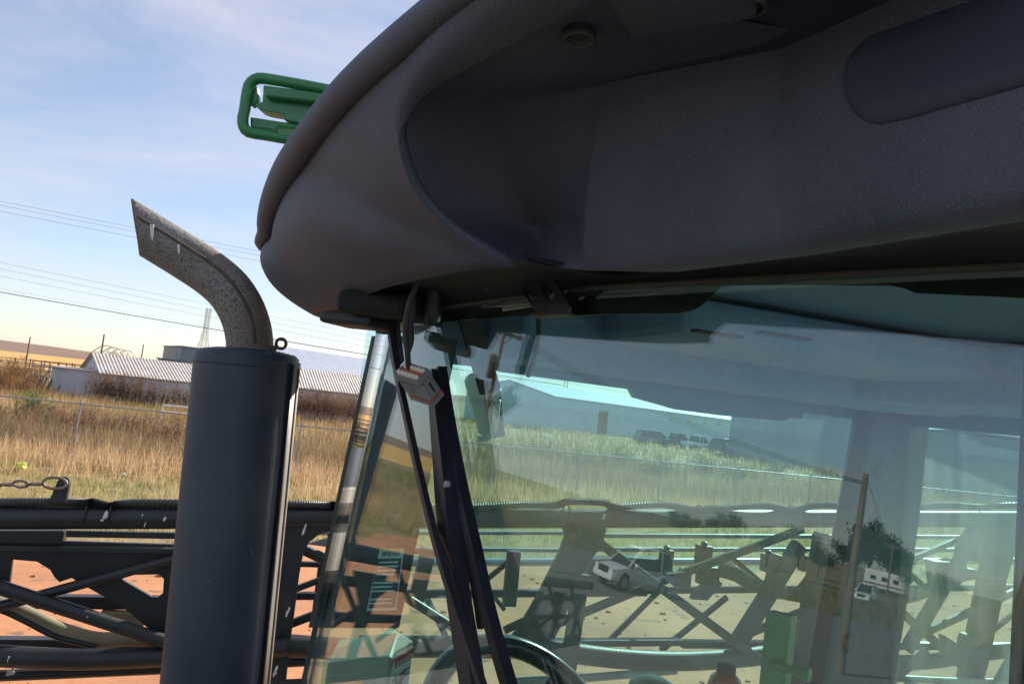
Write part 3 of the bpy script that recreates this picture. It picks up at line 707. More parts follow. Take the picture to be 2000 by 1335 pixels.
# set-back front panels under the brim: one continuous moulding with a thin joint
CVD = Vector((-.7, -.6, -.3)).normalized()
def line3(l, s):
    if s < 1: a, b, t = l[0], l[1], s
    else: a, b, t = l[1], l[2], s-1
    return a[0]+(b[0]-a[0])*t, a[1]+(b[1]-a[1])*t
PT_, PB_ = ((1190, 160), (1538, 92), (2150, -180)), ((1141, 527), (1538, 468), (2150, 352))
def panel_pt(s, t, off=0.0):
    pa, pb = PZ(*line3(PT_, s), .366), PZ(*line3(PB_, s), .178)
    return lerp(pa, pb, t) + CVD*(.014*4*t*(1-t)+off)
def front_panel(s0, s1, off):
    cols = 16; rows = [[panel_pt(lerp(s0, s1, i/(cols-1)), j/13, off) for i in range(cols)] for j in range(14)]
    for bx_, bz_ in ((.006, -.004), (.016, -.0075), (.03, -.008), (.048, -.004), (.07, .006)): rows.append([p+(Vector((.76, .65, 0))*bx_+Vector((0, 0, bz_)))*(1 if s0 > .5 else min(1, .05+i/5)) for i, p in enumerate(rows[13])])
    return MB().grid(rows)
part(front_panel(0, 1.0, 0), 'front_panel', 'roof_plastic', roof, smooth=True)
part(front_panel(.999, 2, .0018), 'front_panel', 'roof_plastic', roof, smooth=True)
# recess: shadowed hollow between the bulge and the set-back panels
bord = cat_rom([lowP[k] for k in range(4, 13)], 48)
inn = [panel_pt(0, 1-k/29) for k in range(30)] + cat_rom([panel_pt(0, 0), PZ(1300, 130, .364), PZ(1440, 100, .365), PZ(1560, 60, .366)], 19)[1:]
rows = []
for j in range(16):
    t = j/15; row = []
    for i in range(48):
        p = lerp(bord[i], inn[i], t); away = Vector((.45, .88, .1)).normalized(); k = .26*(1-t)**.75*min(1, t/.3)**.8*max(0, 1-i/40)*min(1, (i+2)/11)
        row.append(p+away*k)
    rows.append(row)
part(MB().grid(rows), 'recess_wall', 'roof_plastic', roof, smooth=True)
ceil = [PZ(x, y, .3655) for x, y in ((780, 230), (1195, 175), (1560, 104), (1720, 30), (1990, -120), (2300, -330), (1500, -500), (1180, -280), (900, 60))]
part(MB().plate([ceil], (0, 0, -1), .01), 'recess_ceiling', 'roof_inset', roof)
for x, y in ((1131, 69), (1466, 8)):
    c = PZ(x, y, .3495 if x < 1300 else .3585); s = MB().lathe(c+Vector((0, 0, .002)), (0, 0, -1), [(.0165, 0), (.0165, .004), (.013, .007), (.010, .0065), (.008, .003), (0, .003)], 20).build('screw', 'bracket_black', roof, smooth=True, auto=40)
    MB().torus(c+Vector((0, 0, -.004)), (0, 0, 1), .0135, .0022, 20, 6).build('washer_ring', 'gasket', s, smooth=True)
# moulded lamp boss on the ceiling, cut by the top of the frame
c = PZ(1330, -8, .36); part(MB().box(c, Vector((.05, -.03, 0)), Vector((.02, .035, 0)), Vector((0, 0, .012))), 'lamp_boss', 'roof_plastic', roof, bevel=.008, smooth=False)
# inset work-lamp cover in the right panel
ct = ((1664, 150), (1674, 110), (1690, 88), (1712, 72), (1760, 56), (1900, 10), (2150, -60)); cbm = ((1664, 150), (1668, 190), (1684, 225), (1706, 244), (1735, 249), (1780, 241), (2150, 140))
def pl_y(l, x):
    for (x0, y0), (x1, y1) in zip(l, l[1:]):
        if x <= x1: return y0+(y1-y0)*(x-x0)/max(1e-6, x1-x0)
    return l[-1][1]
def on_panel(x, y, off):
    s_ = 1+(x-1538)/612; tx, ty = line3(PT_, s_); bx_, by_ = line3(PB_, s_); t = (y-ty)/(by_-ty); s_ = 1+(x-(lerp(tx, bx_, t)-(1538+612*(s_-1)))-1538)/612
    return panel_pt(s_, t, off)
rows = [[], [], [], [], [], [], []]
for x in [1664.5, 1666, 1669, 1674, 1681, 1690, 1700, 1712, 1724, 1736, 1750]+list(range(1770, 2150, 20)):
    y0, y1 = pl_y(ct, x), pl_y(cbm, x)
    for j, v in enumerate((0, .04, .25, .5, .75, .96, 1)): rows[j].append(on_panel(x, lerp(y0, y1, v), .002 if v in (0, 1) else .0055))
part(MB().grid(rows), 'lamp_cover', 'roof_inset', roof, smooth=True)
# underside between roof edge and windscreen
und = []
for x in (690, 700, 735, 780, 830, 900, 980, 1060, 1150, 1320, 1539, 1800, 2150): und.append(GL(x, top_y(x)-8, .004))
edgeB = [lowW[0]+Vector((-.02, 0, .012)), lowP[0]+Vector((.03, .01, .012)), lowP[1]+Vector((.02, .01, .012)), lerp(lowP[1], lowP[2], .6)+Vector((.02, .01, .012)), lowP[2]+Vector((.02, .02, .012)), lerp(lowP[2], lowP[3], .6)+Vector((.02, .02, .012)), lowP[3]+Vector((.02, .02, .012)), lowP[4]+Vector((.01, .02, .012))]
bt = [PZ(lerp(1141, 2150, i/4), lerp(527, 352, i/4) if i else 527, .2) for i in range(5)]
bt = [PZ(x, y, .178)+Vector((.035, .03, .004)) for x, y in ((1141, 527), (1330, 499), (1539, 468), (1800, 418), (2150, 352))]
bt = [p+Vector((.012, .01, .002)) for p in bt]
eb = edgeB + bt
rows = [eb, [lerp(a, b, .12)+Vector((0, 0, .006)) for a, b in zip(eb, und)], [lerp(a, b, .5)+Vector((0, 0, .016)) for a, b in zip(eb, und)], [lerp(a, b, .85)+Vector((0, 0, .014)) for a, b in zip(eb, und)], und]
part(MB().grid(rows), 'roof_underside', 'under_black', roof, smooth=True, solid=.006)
# bits under the overhang: motor housing, stub tubes, corner block
c = GL(935, 538, .05); part(MB().lathe(c, Vector((.6, .2, -.25)), [(.0, -.03), (.012, -.03), (.016, -.02), (.016, .03), (.010, .04), (0, .04)], 18), 'motor_housing', 'bracket_black', roof, smooth=True, auto=40)
c = GL(845, 590, .05); part(MB().lathe(c, Vector((0, .1, -1)), [(.014, -.04), (.016, .0), (.013, .035), (.009, .04)], 14), 'washer_stub', 'bracket_black', roof, smooth=True, auto=40)
c = GL(700, 628, .12); part(MB().box(c, Vector((.055, -.015, .0)), Vector((.02, .05, 0)), Vector((0, 0, .012))), 'corner_block', 'bracket_black', roof, bevel=.008)
c = GL(760, 600, .10); part(MB().box(c, Vector((.07, -.03, 0)), Vector((.03, .06, 0)), Vector((0, 0, .022))), 'hinge_block', 'under_black', roof, bevel=.01)
# slotted bracket that carries the windscreen top
br = [(1000, 535), (1078, 540), (1112, 598), (1108, 613), (1052, 616), (1040, 600)]
def slot(cx, cy, a, b, ang):
    return [(cx+a*math.cos(q)*math.cos(ang)-b*math.sin(q)*math.sin(ang), cy+a*math.cos(q)*math.sin(ang)+b*math.sin(q)*math.cos(ang)) for q in [2*math.pi*k/14 for k in range(14)]]
ol = [GL(x, y, .035) for x, y in br]; hl = [[GL(x, y, .035) for x, y in slot(cx, cy, 19, 9, R(58))] for cx, cy in ((1034, 574), (1070, 570))]
part(MB().plate([ol]+hl, gnorm(ol[0]), .006), 'slotted_bracket', 'bracket_black', roof, bevel=.0015)
part(MB().bar(GL(1046, 617, .02), GL(1112, 613, .02), .028, .006), 'bracket_lip', 'gasket', roof, bevel=.002)

# ---------------------------------------------- windscreen
def glass_grid(x0f, x1f, nx, ny, y0f, y1f, off=0.0):
    rows = []
    for j in range(ny):
        t = j/(ny-1); row = []
        for i in range(nx):
            s = i/(nx-1)
            ya, yb = 640, 1500
            y = lerp(ya, yb, t); x = lerp(x0f(y), x1f(y), s); yy = lerp(y0f(x), y1f(x), t); x = lerp(x0f(yy), x1f(yy), s)
            row.append(GL(x, yy, off))
        rows.append(row)
    return rows
ws = part(MB().grid(glass_grid(edge_x, lambda y: 2035-(y-900)*.09, 40, 24, lambda x: top_y(x)-12, lambda x: 1500)), 'windshield', 'windshield_glass', smooth=True, solid=.006)
tag(ws, 'tinted curved windscreen full of reflections')
def frit_low(x):
    pts = [(700, 690), (735, 660), (790, 640), (830, 634), (900, 626), (1000, 619), (1200, 614), (1330, 613), (1362, 604), (1385, 585), (1408, 561), (1450, 558), (1740, 558), (1765, 563), (1790, 573), (2000, 583), (2200, 592)]
    for (a, b), (c, d) in zip(pts, pts[1:]):
        if x <= c: return b+(d-b)*(x-a)/(c-a)
    return pts[-1][1]
rows = [[], []]
x = 735
while x < 2045:
    rows[0].append(GL(x, top_y(x)-10, -.009)); rows[1].append(GL(x, max(frit_low(x), top_y(x)+6), -.009)); x += 8
part(MB().grid(rows), 'frit_band', 'frit', ws, solid=.002)
part(MB().tube([GL(x, top_y(x)-3, .008) for x in range(1118, 2060, 40)], .0055, 8), 'top_seal', 'gasket', ws, smooth=True)
part(MB().tube([GL(x, top_y(x)-3, .006) for x in range(800, 1045, 20)], .005, 8), 'top_seal', 'gasket', ws, smooth=True)
part(MB().tube([GL(edge_x(y), y, .0) for y in range(640, 1500, 30)], .006, 8), 'edge_seal', 'gasket', ws, smooth=True)
# corner pillar behind the glass
pil = lambda y: 865-(y-708)*.207
pr = part(MB().grid(glass_grid(lambda y: edge_x(y)+6, pil, 8, 14, lambda x: 660, lambda x: 1225, -.06)), 'front_pillar', 'cab_dark', ws, solid=.05, soff=0)
# near pillar at the right edge of the frame
part(MB().grid(glass_grid(lambda y: 2004-(y-900)*.045, lambda y: 2120, 4, 8, lambda x: 560, lambda x: 1500, -.05)), 'near_pillar', 'cab_dark', ws, solid=.06, soff=0)
# decal on the pillar
def gq(pts, off): return [GL(x, y, off) for x, y in pts]
dn = gnorm(GL(750, 1150))
dq = gq(((741, 1074), (788, 1072), (772, 1190), (716, 1192)), -.0285)
dec = part(MB().plate([dq], dn, .0015), 'warning_decal', 'decal_light', ws); tag(dec, 'dark information decal headed IMPORTANT')
part(MB().plate([gq(((737, 1090), (784, 1089), (771, 1186), (720, 1187)), -.0275)], dn, .0008), 'decal_panel', 'decal_dark', dec)
part(MB().plate([gq(((741, 1071), (789, 1069), (788, 1073), (740, 1075)), -.028)], dn, .0008), 'decal_border', 'decal_yellow', dec)
t0 = GL(745, 1086, -.026); text_mesh('decal_heading', 'IMPORTANT', (GL(787, 1084, -.026)-t0).length*.155, 'decal_ink', dec, t0, GL(787, 1084, -.026)-t0, GL(748, 1072, -.026)-t0)
for i in range(11):
    y = 1096+i*8; 
    if i in (4, 8): continue
    x0 = 741-(i*2.1); x1 = 780-(i*1.4) - random.uniform(0, 6)
    part(MB().plate([gq(((x0, y), (x1, y-1), (x1-.6, y+2.4), (x0-.6, y+3.4)), -.0266)], dn, .0004), 'decal_line', 'decal_light', dec)

# ---------------------------------------------- wiper
def gl_path(px, off, n=24): return [GL(p.x, p.y, off) for p in cat_rom([Vector((x, y, 0)) for x, y in px], n)]
def strap(path, w, h):
    mb = MB(); r1, r2, r3, r4 = [], [], [], []
    for i, p in enumerate(path):
        t = (path[min(i+1, len(path)-1)]-path[max(i-1, 0)]).normalized(); n = gnorm(p); s = t.cross(n).normalized()
        ww = w[i] if isinstance(w, list) else w
        r1.append(p+s*ww/2); r2.append(p+s*ww*.32+n*h); r3.append(p-s*ww*.32+n*h); r4.append(p-s*ww/2)
    mb.grid([r1, r2, r3, r4, r1]); mb.add([r1[0], r2[0], r3[0], r4[0]], [(0, 1, 2, 3)]); mb.add([r1[-1], r2[-1], r3[-1], r4[-1]], [(3, 2, 1, 0)]); return mb
wp = part(strap(gl_path(((858, 726), (862, 800), (872, 900), (884, 1030), (905, 1180), (930, 1335), (950, 1460)), .045, 40), [.020+.026*min(1, i/16) for i in range(40)], .02), 'wiper', 'wiper_black', smooth=True, auto=35)
part(strap(gl_path(((866, 722), (885, 840), (908, 960), (935, 1080), (962, 1200), (1000, 1335), (1040, 1460)), .03, 40), .024, .016), 'wiper_link', 'wiper_black', wp, smooth=True, auto=35)
part(strap(gl_path(((868, 768), (880, 868), (897, 985), (917, 1075), (936, 1150), (948, 1225)), .018, 30), .018, .012), 'wiper_blade', 'rubber', wp, smooth=True, auto=35)
part(strap(gl_path(((757, 556), (766, 640), (776, 710), (793, 790), (824, 930), (862, 1080), (900, 1200), (945, 1335), (985, 1450)), .075, 40), .0145, .010), 'wiper_rod', 'wiper_arm_grey', wp, smooth=True, auto=35)
part(strap(gl_path(((767, 556), (774, 640), (783, 712)), .066, 12), .03, .006), 'rod_sleeve', 'bracket_black', wp, smooth=True, auto=35)
c = GL(872, 945, .068); part(MB().lathe(c, gnorm(c), [(.006, -.004), (.006, .002), (.003, .004), (0, .004)], 12), 'rivet', 'rail_light', wp, smooth=True, auto=40)
c = GL(936, 1312, .066); part(MB().torus(c, gnorm(c), .0075, .0012, 18, 6), 'moulded_emblem', 'wiper_arm_grey', wp, smooth=True)
part(strap(gl_path(((843, 1018), (880, 1110), (918, 1240), (930, 1290)), .070, 16), .007, .004), 'arm_rib', 'wiper_arm_grey', wp, smooth=True)

# ---------------------------------------------- cab body behind the glass
CB0 = Vector((Q0.x, Q0.y, 0)); cu = Vector((BU.x, BU.y, 0)); cn = Vector((BN.x, BN.y, 0))
CB0 = CB0 + cu*.05 - cn*.04
CBL = 1.83
def SW(px, py, off=0.0): return plane_hit(px, py, CB0+Vector((0, 0, ZC))+cn*off, cn)      # on the right-hand side wall
RA = CB0+cu*CBL                                                                # rear corner
def RW(px, py, off=0.0): return plane_hit(px, py, RA+Vector((0, 0, ZC))-cu*off, cu)      # on the rear wall
cabp = empty('cab_frame', (0.6, 1.8, 0)); cabp.parent = SP; cabp.matrix_parent_inverse = SP.matrix_world.inverted(); upd()
hdr = [(865, 600), (865, 708), (960, 718), (985, 726), (1238, 760), (1246, 776), (1330, 800), (1420, 812), (1534, 822), (1545, 814), (1566, 818), (1570, 805), (1700, 822), (1700, 640)]
part(MB().plate([[SW(x, y) for x, y in hdr]], cn, .05), 'door_header', 'headliner', cabp, bevel=.006)
hb = [(1660, 640), (1660, 818), (1790, 832), (2000, 852), (2300, 880), (2300, 640)]
part(MB().plate([[RW(x, y, .02) for x, y in hb]], -cu, .05), 'rear_header', 'headliner', cabp, bevel=.006)
# headliner (ceiling inside the cab) in stepped mouldings
hz = lambda z: [GL(760, 640, -.06), GL(1000, 600, -.06), GL(1500, 560, -.06), GL(2060, 520, -.06), RA+cn*1.7, RA+cu*.02, CB0+Vector((0, 0, 0))]
def flat(pts, z): return [Vector((p.x, p.y, ZC+z)) for p in pts]
part(MB().plate([flat(hz(0), .262)], (0, 0, -1), .02), 'headliner', 'headliner', cabp)
def slab(x0, x1, y0, y1, z0, z1, name, material):
    a = CB0+cu*x0+cn*y0; b = CB0+cu*x1+cn*y1; c = (a+b)/2
    part(MB().box(Vector((c.x, c.y, ZC+(z0+z1)/2)), cu*(x1-x0)/2, cn*(y1-y0)/2, Vector((0, 0, (z1-z0)/2))), name, material, cabp, bevel=.02)
slab(.35, 1.75, .03, .34, .105, .25, 'overhead_console', 'headliner')
slab(.55, 1.75, .36, .75, .17, .25, 'overhead_duct', 'headliner')
slab(1.35, 1.78, .05, 1.4, .115, .25, 'rear_duct', 'headliner')
for x, y in ((1400, 652), (1530, 656)):
    c = PZ(x, y, .168); part(MB().box(c, cu*.05, cn*.012, Vector((0, 0, .003))), 'vent_slot', 'cab_dark', cabp, bevel=.002)
c = SW(1945, 790, .3); part(MB().torus(RW(1945, 792, .035), cu, .032, .004, 20, 6), 'speaker_ring', 'cab_trim', cabp, smooth=True)
# broad rear pillar with trim buttons
pl = [(1702, 800), (1822, 812), (1808, 960), (1788, 1110), (1752, 1335), (1735, 1440), (1585, 1440), (1604, 1335), (1640, 1140), (1672, 980)]
rp = part(MB().plate([[SW(x, y, .06) for x, y in pl]], cn, .09), 'rear_pillar', 'cab_trim', cabp, bevel=.02)
pe = [(1690, 815), (1704, 818), (1672, 985), (1640, 1145), (1606, 1335), (1588, 1440), (1568, 1440), (1586, 1335), (1622, 1140), (1654, 975)]
part(MB().plate([[SW(x, y, .075) for x, y in pe]], cn, .03), 'pillar_seal', 'cab_dark', rp)
for x, y in ((1722, 921), (1716, 1024), (1660, 1254)):
    c = SW(x, y, .062); part(MB().lathe(c, cn, [(.029, 0), (.029, .004), (.024, .009), (.010, .011), (0, .011)], 24), 'trim_button', 'cab_trim', rp, smooth=True, auto=50)
# side and rear windows
wn = [(800, 700), (1700, 640), (1700, 1500), (640, 1500)]
rows = [[SW(lerp(870, 1690, i/12), lerp(650, 1500, j/10), -.03) for i in range(13)] for j in range(11)]
rows = [[CB0+cu*lerp(.02, CBL-.1, i/12)-cn*.02+Vector((0, 0, ZC+lerp(.2, -1.1, j/8))) for i in range(13)] for j in range(9)]
part(MB().grid(rows), 'side_window', 'window_glass', cabp, solid=.005)
rows = [[RA+cn*lerp(.02, 1.6, i/12)+Vector((0, 0, ZC+lerp(.2, -1.1, j/8))) for i in range(13)] for j in range(9)]
part(MB().grid(rows), 'rear_window', 'rear_glass', cabp, solid=.005)
part(MB().bar(P(906, 590, 1.66), P(958, 765, 1.70), .05, .03, -f_), 'roof_strut', 'cab_dark', cabp, bevel=.006)
# hanging aerial lead, curved
part(MB().tube(cat_rom([P(1052, 612, 1.42), P(1052, 650, 1.43), P(1050, 680, 1.44), P(1042, 710, 1.45), P(1031, 735, 1.46)], 20), .0045, 8), 'aerial_lead', 'cab_dark', cabp, smooth=True)
# steering wheel
c0 = P(1022, 1436, 1.7); ax = (r_*.46+u_*.78-f_*.43).normalized()
stw = empty('steering_column', c0-ax*.3); stw.parent = SP; stw.matrix_parent_inverse = SP.matrix_world.inverted(); upd()
st = part(MB().torus(c0, ax, .235, .027, 72, 16), 'steering_wheel', 'wheel_black', stw, smooth=True)
part(MB().lathe(c0-ax*.06, ax, [(.05, -.25), (.05, 0), (.065, .03), (.06, .06), (0, .065)], 24), 'hub', 'wheel_black', stw, smooth=True, auto=40)
av = ax.orthogonal().normalized(); bv = ax.cross(av)
for k in range(3):
    q = 2*math.pi*k/3+.4; dirv = av*math.cos(q)+bv*math.sin(q); part(MB().bar(c0+dirv*.05-ax*.03, c0+dirv*.225, .045, .014, ax), 'spoke', 'wheel_black', stw, bevel=.004)
# cream control box with danger label in the front corner
bx = [(721, 1252), (764, 1222), (807, 1250), (764, 1277)]      # top face outline
dB = 1.92
tp = [P(721, 1250, 2.02), P(764, 1224, 2.10), P(807, 1250, 1.98), P(759, 1277, 1.90)]
dn_ = Vector((0, 0, -.5))
mbx = MB().add(tp+[p+dn_ for p in tp], [(0, 1, 2, 3), (0, 3, 7, 4), (3, 2, 6, 7), (2, 1, 5, 6), (1, 0, 4, 5), (4, 7, 6, 5)])
cb = part(mbx, 'control_box', 'box_cream', SP, bevel=.004)
fx = (tp[2]-tp[3]); fn = fx.cross(Vector((0, 0, 1))).normalized()
if fn.dot(EYE-tp[3]) < 0: fn = -fn
def fb(u, v, off=.004): return tp[3]+fx*u+Vector((0, 0, -v))+fn*off      # u 0..1 across, v metres down
lab = part(MB().plate([[fb(.03, .012), fb(.97, .012), fb(.97, .2), fb(.03, .2)]], fn, .002), 'danger_label', 'decal_light', cb); tag(lab, 'red and white DANGER label with power line pictogram')
part(MB().plate([[fb(.05, .018, .006), fb(.95, .018, .006), fb(.95, .043, .006), fb(.05, .043, .006)]], fn, .001), 'label_band', 'decal_red', lab)
part(MB().plate([[fb(.05, .043, .0055), fb(.12, .043, .0055), fb(.12, .2, .0055), fb(.05, .2, .0055)]], fn, .001), 'label_edge', 'decal_red', lab)
fl = fx.length
text_mesh('label_heading', 'DANGER', fl*.185, 'decal_light', lab, fb(.29, .040, .0075), fx, (0, 0, 1))
part(MB().plate([[fb(.10, .040, .0075), fb(.25, .040, .0075), fb(.175, .021, .0075)]], fn, .0005), 'alert_triangle', 'decal_light', lab)
pc = MB()
for (u0_, v0_, u1_, v1_) in ((.3, .19, .55, .07), (.8, .19, .55, .07), (.22, .075, .9, .062), (.22, .09, .9, .077), (.38, .15, .73, .15), (.45, .12, .66, .12), (.25, .12, .5, .17), (.6, .11, .85, .16), (.3, .06, .45, .1), (.7, .06, .6, .1)):
    pc.bar(fb(u0_, v0_, .007), fb(u1_, v1_, .007), .0035, .0012, fn)
part(pc, 'power_line_pictogram', 'decal_ink', lab)
# green bracket tube inside the right of the windscreen
gt = P(1527, 1196, 1.25); gd = P(1513, 1340, 1.23)-gt; gd = gd.normalized()
gx = (P(1556, 1204, 1.22)-P(1504, 1186, 1.25)).normalized(); gy = gd.cross(gx).normalized(); gx = gy.cross(gd).normalized()
w_, d_ = .021, .015
def ringat(p, s=1.0): return [p+gx*w_*s*a+gy*d_*s*b for a, b in ((-1, -1), (1, -1), (1, 1), (-1, 1))]
ro, ri = ringat(gt), ringat(gt, .84); bo, bi = ringat(gt+gd*.35), ringat(gt+gd*.35, .84)
mbx = MB().add(ro+ri+bo+bi, [(i, (i+1) % 4, 4+(i+1) % 4, 4+i) for i in range(4)]+[(i, (i+1) % 4, 8+(i+1) % 4, 8+i) for i in range(4)]+[(4+i, 4+(i+1) % 4, 12+(i+1) % 4, 12+i) for i in range(4)])
gtb = part(mbx, 'bracket_tube', 'cab_green', SP, bevel=.0015)
c = P(1540, 1305, 1.20); part(MB().lathe(c, gx, [(.007, -.03), (.007, .022), (.012, .022), (.012, .034), (0, .035)], 6), 'clamp_bolt', 'cab_green', gtb, auto=30)
c = P(1273, 1345, 1.5); part(MB().lathe(c, (0, 0, 1), [(.012, -.2), (.012, -.08), (.045, -.08), (.052, -.02), (.045, .012), (.025, .022), (0, .024)], 24), 'green_knob', 'cab_green', SP, smooth=True, auto=50)

# ---------------------------------------------- mirror beyond the screen
ma = MB().tube(cat_rom([P(962, 760, 2.46), P(966, 800, 2.47), P(970, 850, 2.48)], 14), .03, 10)
mi = part(ma, 'mirror_arm', 'cab_dark', SP, smooth=True)
sh_ = [(905, 742), (916, 728), (936, 726), (948, 745), (962, 800), (968, 852), (950, 862), (934, 845)]
sq = [P(x, y, 2.46) for x, y in sh_]; part(MB().plate([sq], -f_, .05), 'mirror_shell', 'mirror_shell', mi, bevel=.012)
part(MB().tube(cat_rom([P(972, 780, 2.44), P(966, 830, 2.44), P(958, 850, 2.44), P(944, 857, 2.44), P(932, 857, 2.44)], 20), .011, 8), 'mirror_bow', 'mirror_shell', mi, smooth=True)

# ---------------------------------------------- exhaust stack
EX = 2.04
e0, e1 = P(485, 690, EX), P(412, 1420, EX-.05); axs = (e0-e1).normalized(); H_ = (e0-e1).length; RM = 95*EX/FPX
mf = part(MB().lathe(e1, axs, [(RM*1.03, 0), (RM*1.03, H_-.02), (RM*1.01, H_-.006), (RM*.94, H_+.004), (RM*.62, H_+.012), (RM*.5, H_+.013)], 64), 'exhaust_muffler', 'muffler_paint', smooth=True, auto=50)
tag(mf, 'tall black cylindrical muffler')
part(MB().torus(e1+axs*(H_-.03), axs, RM*1.03, .003, 64, 6), 'weld_bead', 'muffler_paint', mf, smooth=True)
# wrap-around heat shield on the far right side, its edge facing us
tocam = (EYE-e0); tocam = (tocam-axs*tocam.dot(axs)).normalized(); rt = tocam.cross(axs)
if rt.dot(r_) < 0: rt = -rt
def shell(a0, a1, r, h0, h1, n=24):
    rows = [[e1+axs*h+(tocam*math.cos(R(lerp(a0, a1, i/n)))+rt*math.sin(R(lerp(a0, a1, i/n))))*r for i in range(n+1)] for h in (h0, H_*.3, H_*.6, h1)]; return MB().grid(rows)
part(shell(53, 72, RM*1.06, 0, H_-.015), 'heat_shield', 'shield_metal', mf, smooth=True, solid=.004)
part(shell(52, 54.5, RM*1.075, 0, H_-.02, 4), 'shield_edge', 'decal_ink', mf, smooth=True, solid=.004)
part(shell(64, 67, RM*1.085, 0, H_-.03, 4), 'shield_bead', 'weld', mf, smooth=True, solid=.003)
# elbow tail pipe, cut off at a slant
ctr = [(489, 700), (488, 668), (483, 636), (470, 601), (447, 566), (415, 537), (375, 510), (325, 479), (262, 441), (190, 398)]
path = cat_rom([P(x, y, EX) for x, y in ctr], 60); rp_ = 44*EX/FPX
mb = MB(); mb.tube(path, rp_, 32, caps=False)
po = mb.build('tail_pipe', 'pipe_rust', None, smooth=True)
bm = bmesh.new(); bm.from_mesh(po.data); c0_, c1_ = P(258, 392, EX), P(273, 508, EX); pn = (c1_-c0_).cross(ray(265, 450)).normalized()
if pn.dot(r_) > 0: pn = -pn
bmesh.ops.bisect_plane(bm, geom=bm.verts[:]+bm.edges[:]+bm.faces[:], plane_co=c0_, plane_no=pn, clear_outer=True); bm.to_mesh(po.data); bm.free()
for p_ in po.data.polygons: p_.use_smooth = True
md = po.modifiers.new('thickness', 'SOLIDIFY'); md.thickness = .004; md.offset = -1
po.parent = mf; po.matrix_parent_inverse = mf.matrix_world.inverted()
part(MB().lathe(path[0], axs, [(rp_*1.02, -.01), (rp_*1.08, .012), (rp_*1.06, .022), (rp_*1.08, .03), (rp_*1.0, .034)], 36), 'pipe_collar', 'pipe_rust', mf, smooth=True, auto=40)
# long weld seam on the pipe's near upper flank
sm = []
for i in range(6, 60):
    t = (path[min(i+1, 59)]-path[i-1]).normalized(); s = t.cross(f_).normalized()
    if s.dot(u_+r_*.6) < 0: s = -s
    q = path[i]+s*rp_*.52-f_*rp_*.853
    if (q-c0_).dot(pn) < -.006: sm.append(q)
part(MB().tube(sm, .0045, 8), 'pipe_seam', 'weld', mf, smooth=True)
for (x, y, h, w) in ((297, 455, 34, 7), (349, 488, 22, 5)):
    q = [P(x-w*.6, y-h*.5, EX-rp_*1.0), P(x+w*.4, y-h*.5, EX-rp_*1.0), P(x+w*.5, y, EX-rp_*1.02), P(x+w*.1, y+h*.5, EX-rp_*1.0), P(x-w*.5, y+h*.1, EX-rp_*1.02)]
    part(MB().plate([q], -f_, .003), 'bird_dropping', 'dropping', po)
c = P(549, 671, EX-.02); le = part(MB().torus(c, -f_, .0135, .0045, 24, 10), 'lifting_eye', 'weld', mf, smooth=True)
part(MB().bar(c-r_*.012-u_*.008, P(531, 682, EX-.02), .012, .012, f_), 'eye_stub', 'weld', le)

# ---------------------------------------------- green bracket on the roof
gD = 1.55
gk = empty('receiver_bracket', P(560, 230, gD)); gk.parent = SP; gk.matrix_parent_inverse = SP.matrix_world.inverted(); upd()
def gbar(pts, w, name, d=gD, th=.05):
    path_ = cat_rom([P(x, y, dd) for x, y, dd in [(p+(d,))[:3] if len(p) == 2 else p for p in pts]], 24); part(MB().tube(path_, w*d/FPX, 12), name, 'green_paint', gk, smooth=True, auto=50)
gbar([(690, 186), (600, 168), (520, 154), (500, 155), (487, 166), (482, 186), (478, 215), (474, 234), (477, 250), (488, 259), (520, 264), (560, 271), (640, 285)], 11, 'loop_tube')
def gplate(px, d, th, name): part(MB().plate([[P(x, y, d) for x, y in px]], -f_, th), name, 'green_paint', gk, bevel=.004)
gplate([(514, 166), (650, 184), (690, 192), (690, 262), (625, 243), (585, 240), (553, 233), (555, 223), (516, 216), (502, 211), (497, 203), (512, 199)], gD-.005, .05, 'side_plate')
gplate([(516, 176), (680, 198), (680, 206), (516, 188)], gD-.03, .025, 'plate_rib')
gplate([(488, 228), (540, 236), (590, 243), (590, 254), (545, 248), (540, 254), (488, 248)], gD+.01, .02, 'lower_plate')
gplate([(492, 168), (502, 168), (504, 196), (494, 208), (488, 206)], gD+.005, .02, 'end_web')
gplate([(542, 250), (600, 258), (600, 272), (542, 264)], gD-.012, .012, 'lower_lug')

# ---------------------------------------------- engine hood and platform added out of frame to cut brown bounce light
hd = MB(); rows = []
f0_ = Vector((-.62, 1.72, 0)); f1_ = Vector((.42, .42, 0)); fw = Vector((-.9, -.43, 0))
for k, z in ((0, 2.46), (.5, 2.5), (1.2, 2.47), (1.9, 2.38), (2.35, 2.2), (2.45, 1.3)):
    row = []
    for i in range(9):
        t = i/8; q = lerp(f0_, f1_, lerp(.04, .82, t))+fw*k; row.append(Vector((q.x, q.y, z-(.9*abs(t-.5)*2)**6*.55)))
    rows.append(row)
part(hd.grid(rows), 'added_engine_hood', 'hood_green', SP, smooth=True, solid=.02)
dk = Vector((.12, -.05, 1.52)); part(MB().box(dk, cu*1.1, cn*.55, Vector((0, 0, .03))), 'added_platform_deck', 'bracket_black', SP, bevel=.01)

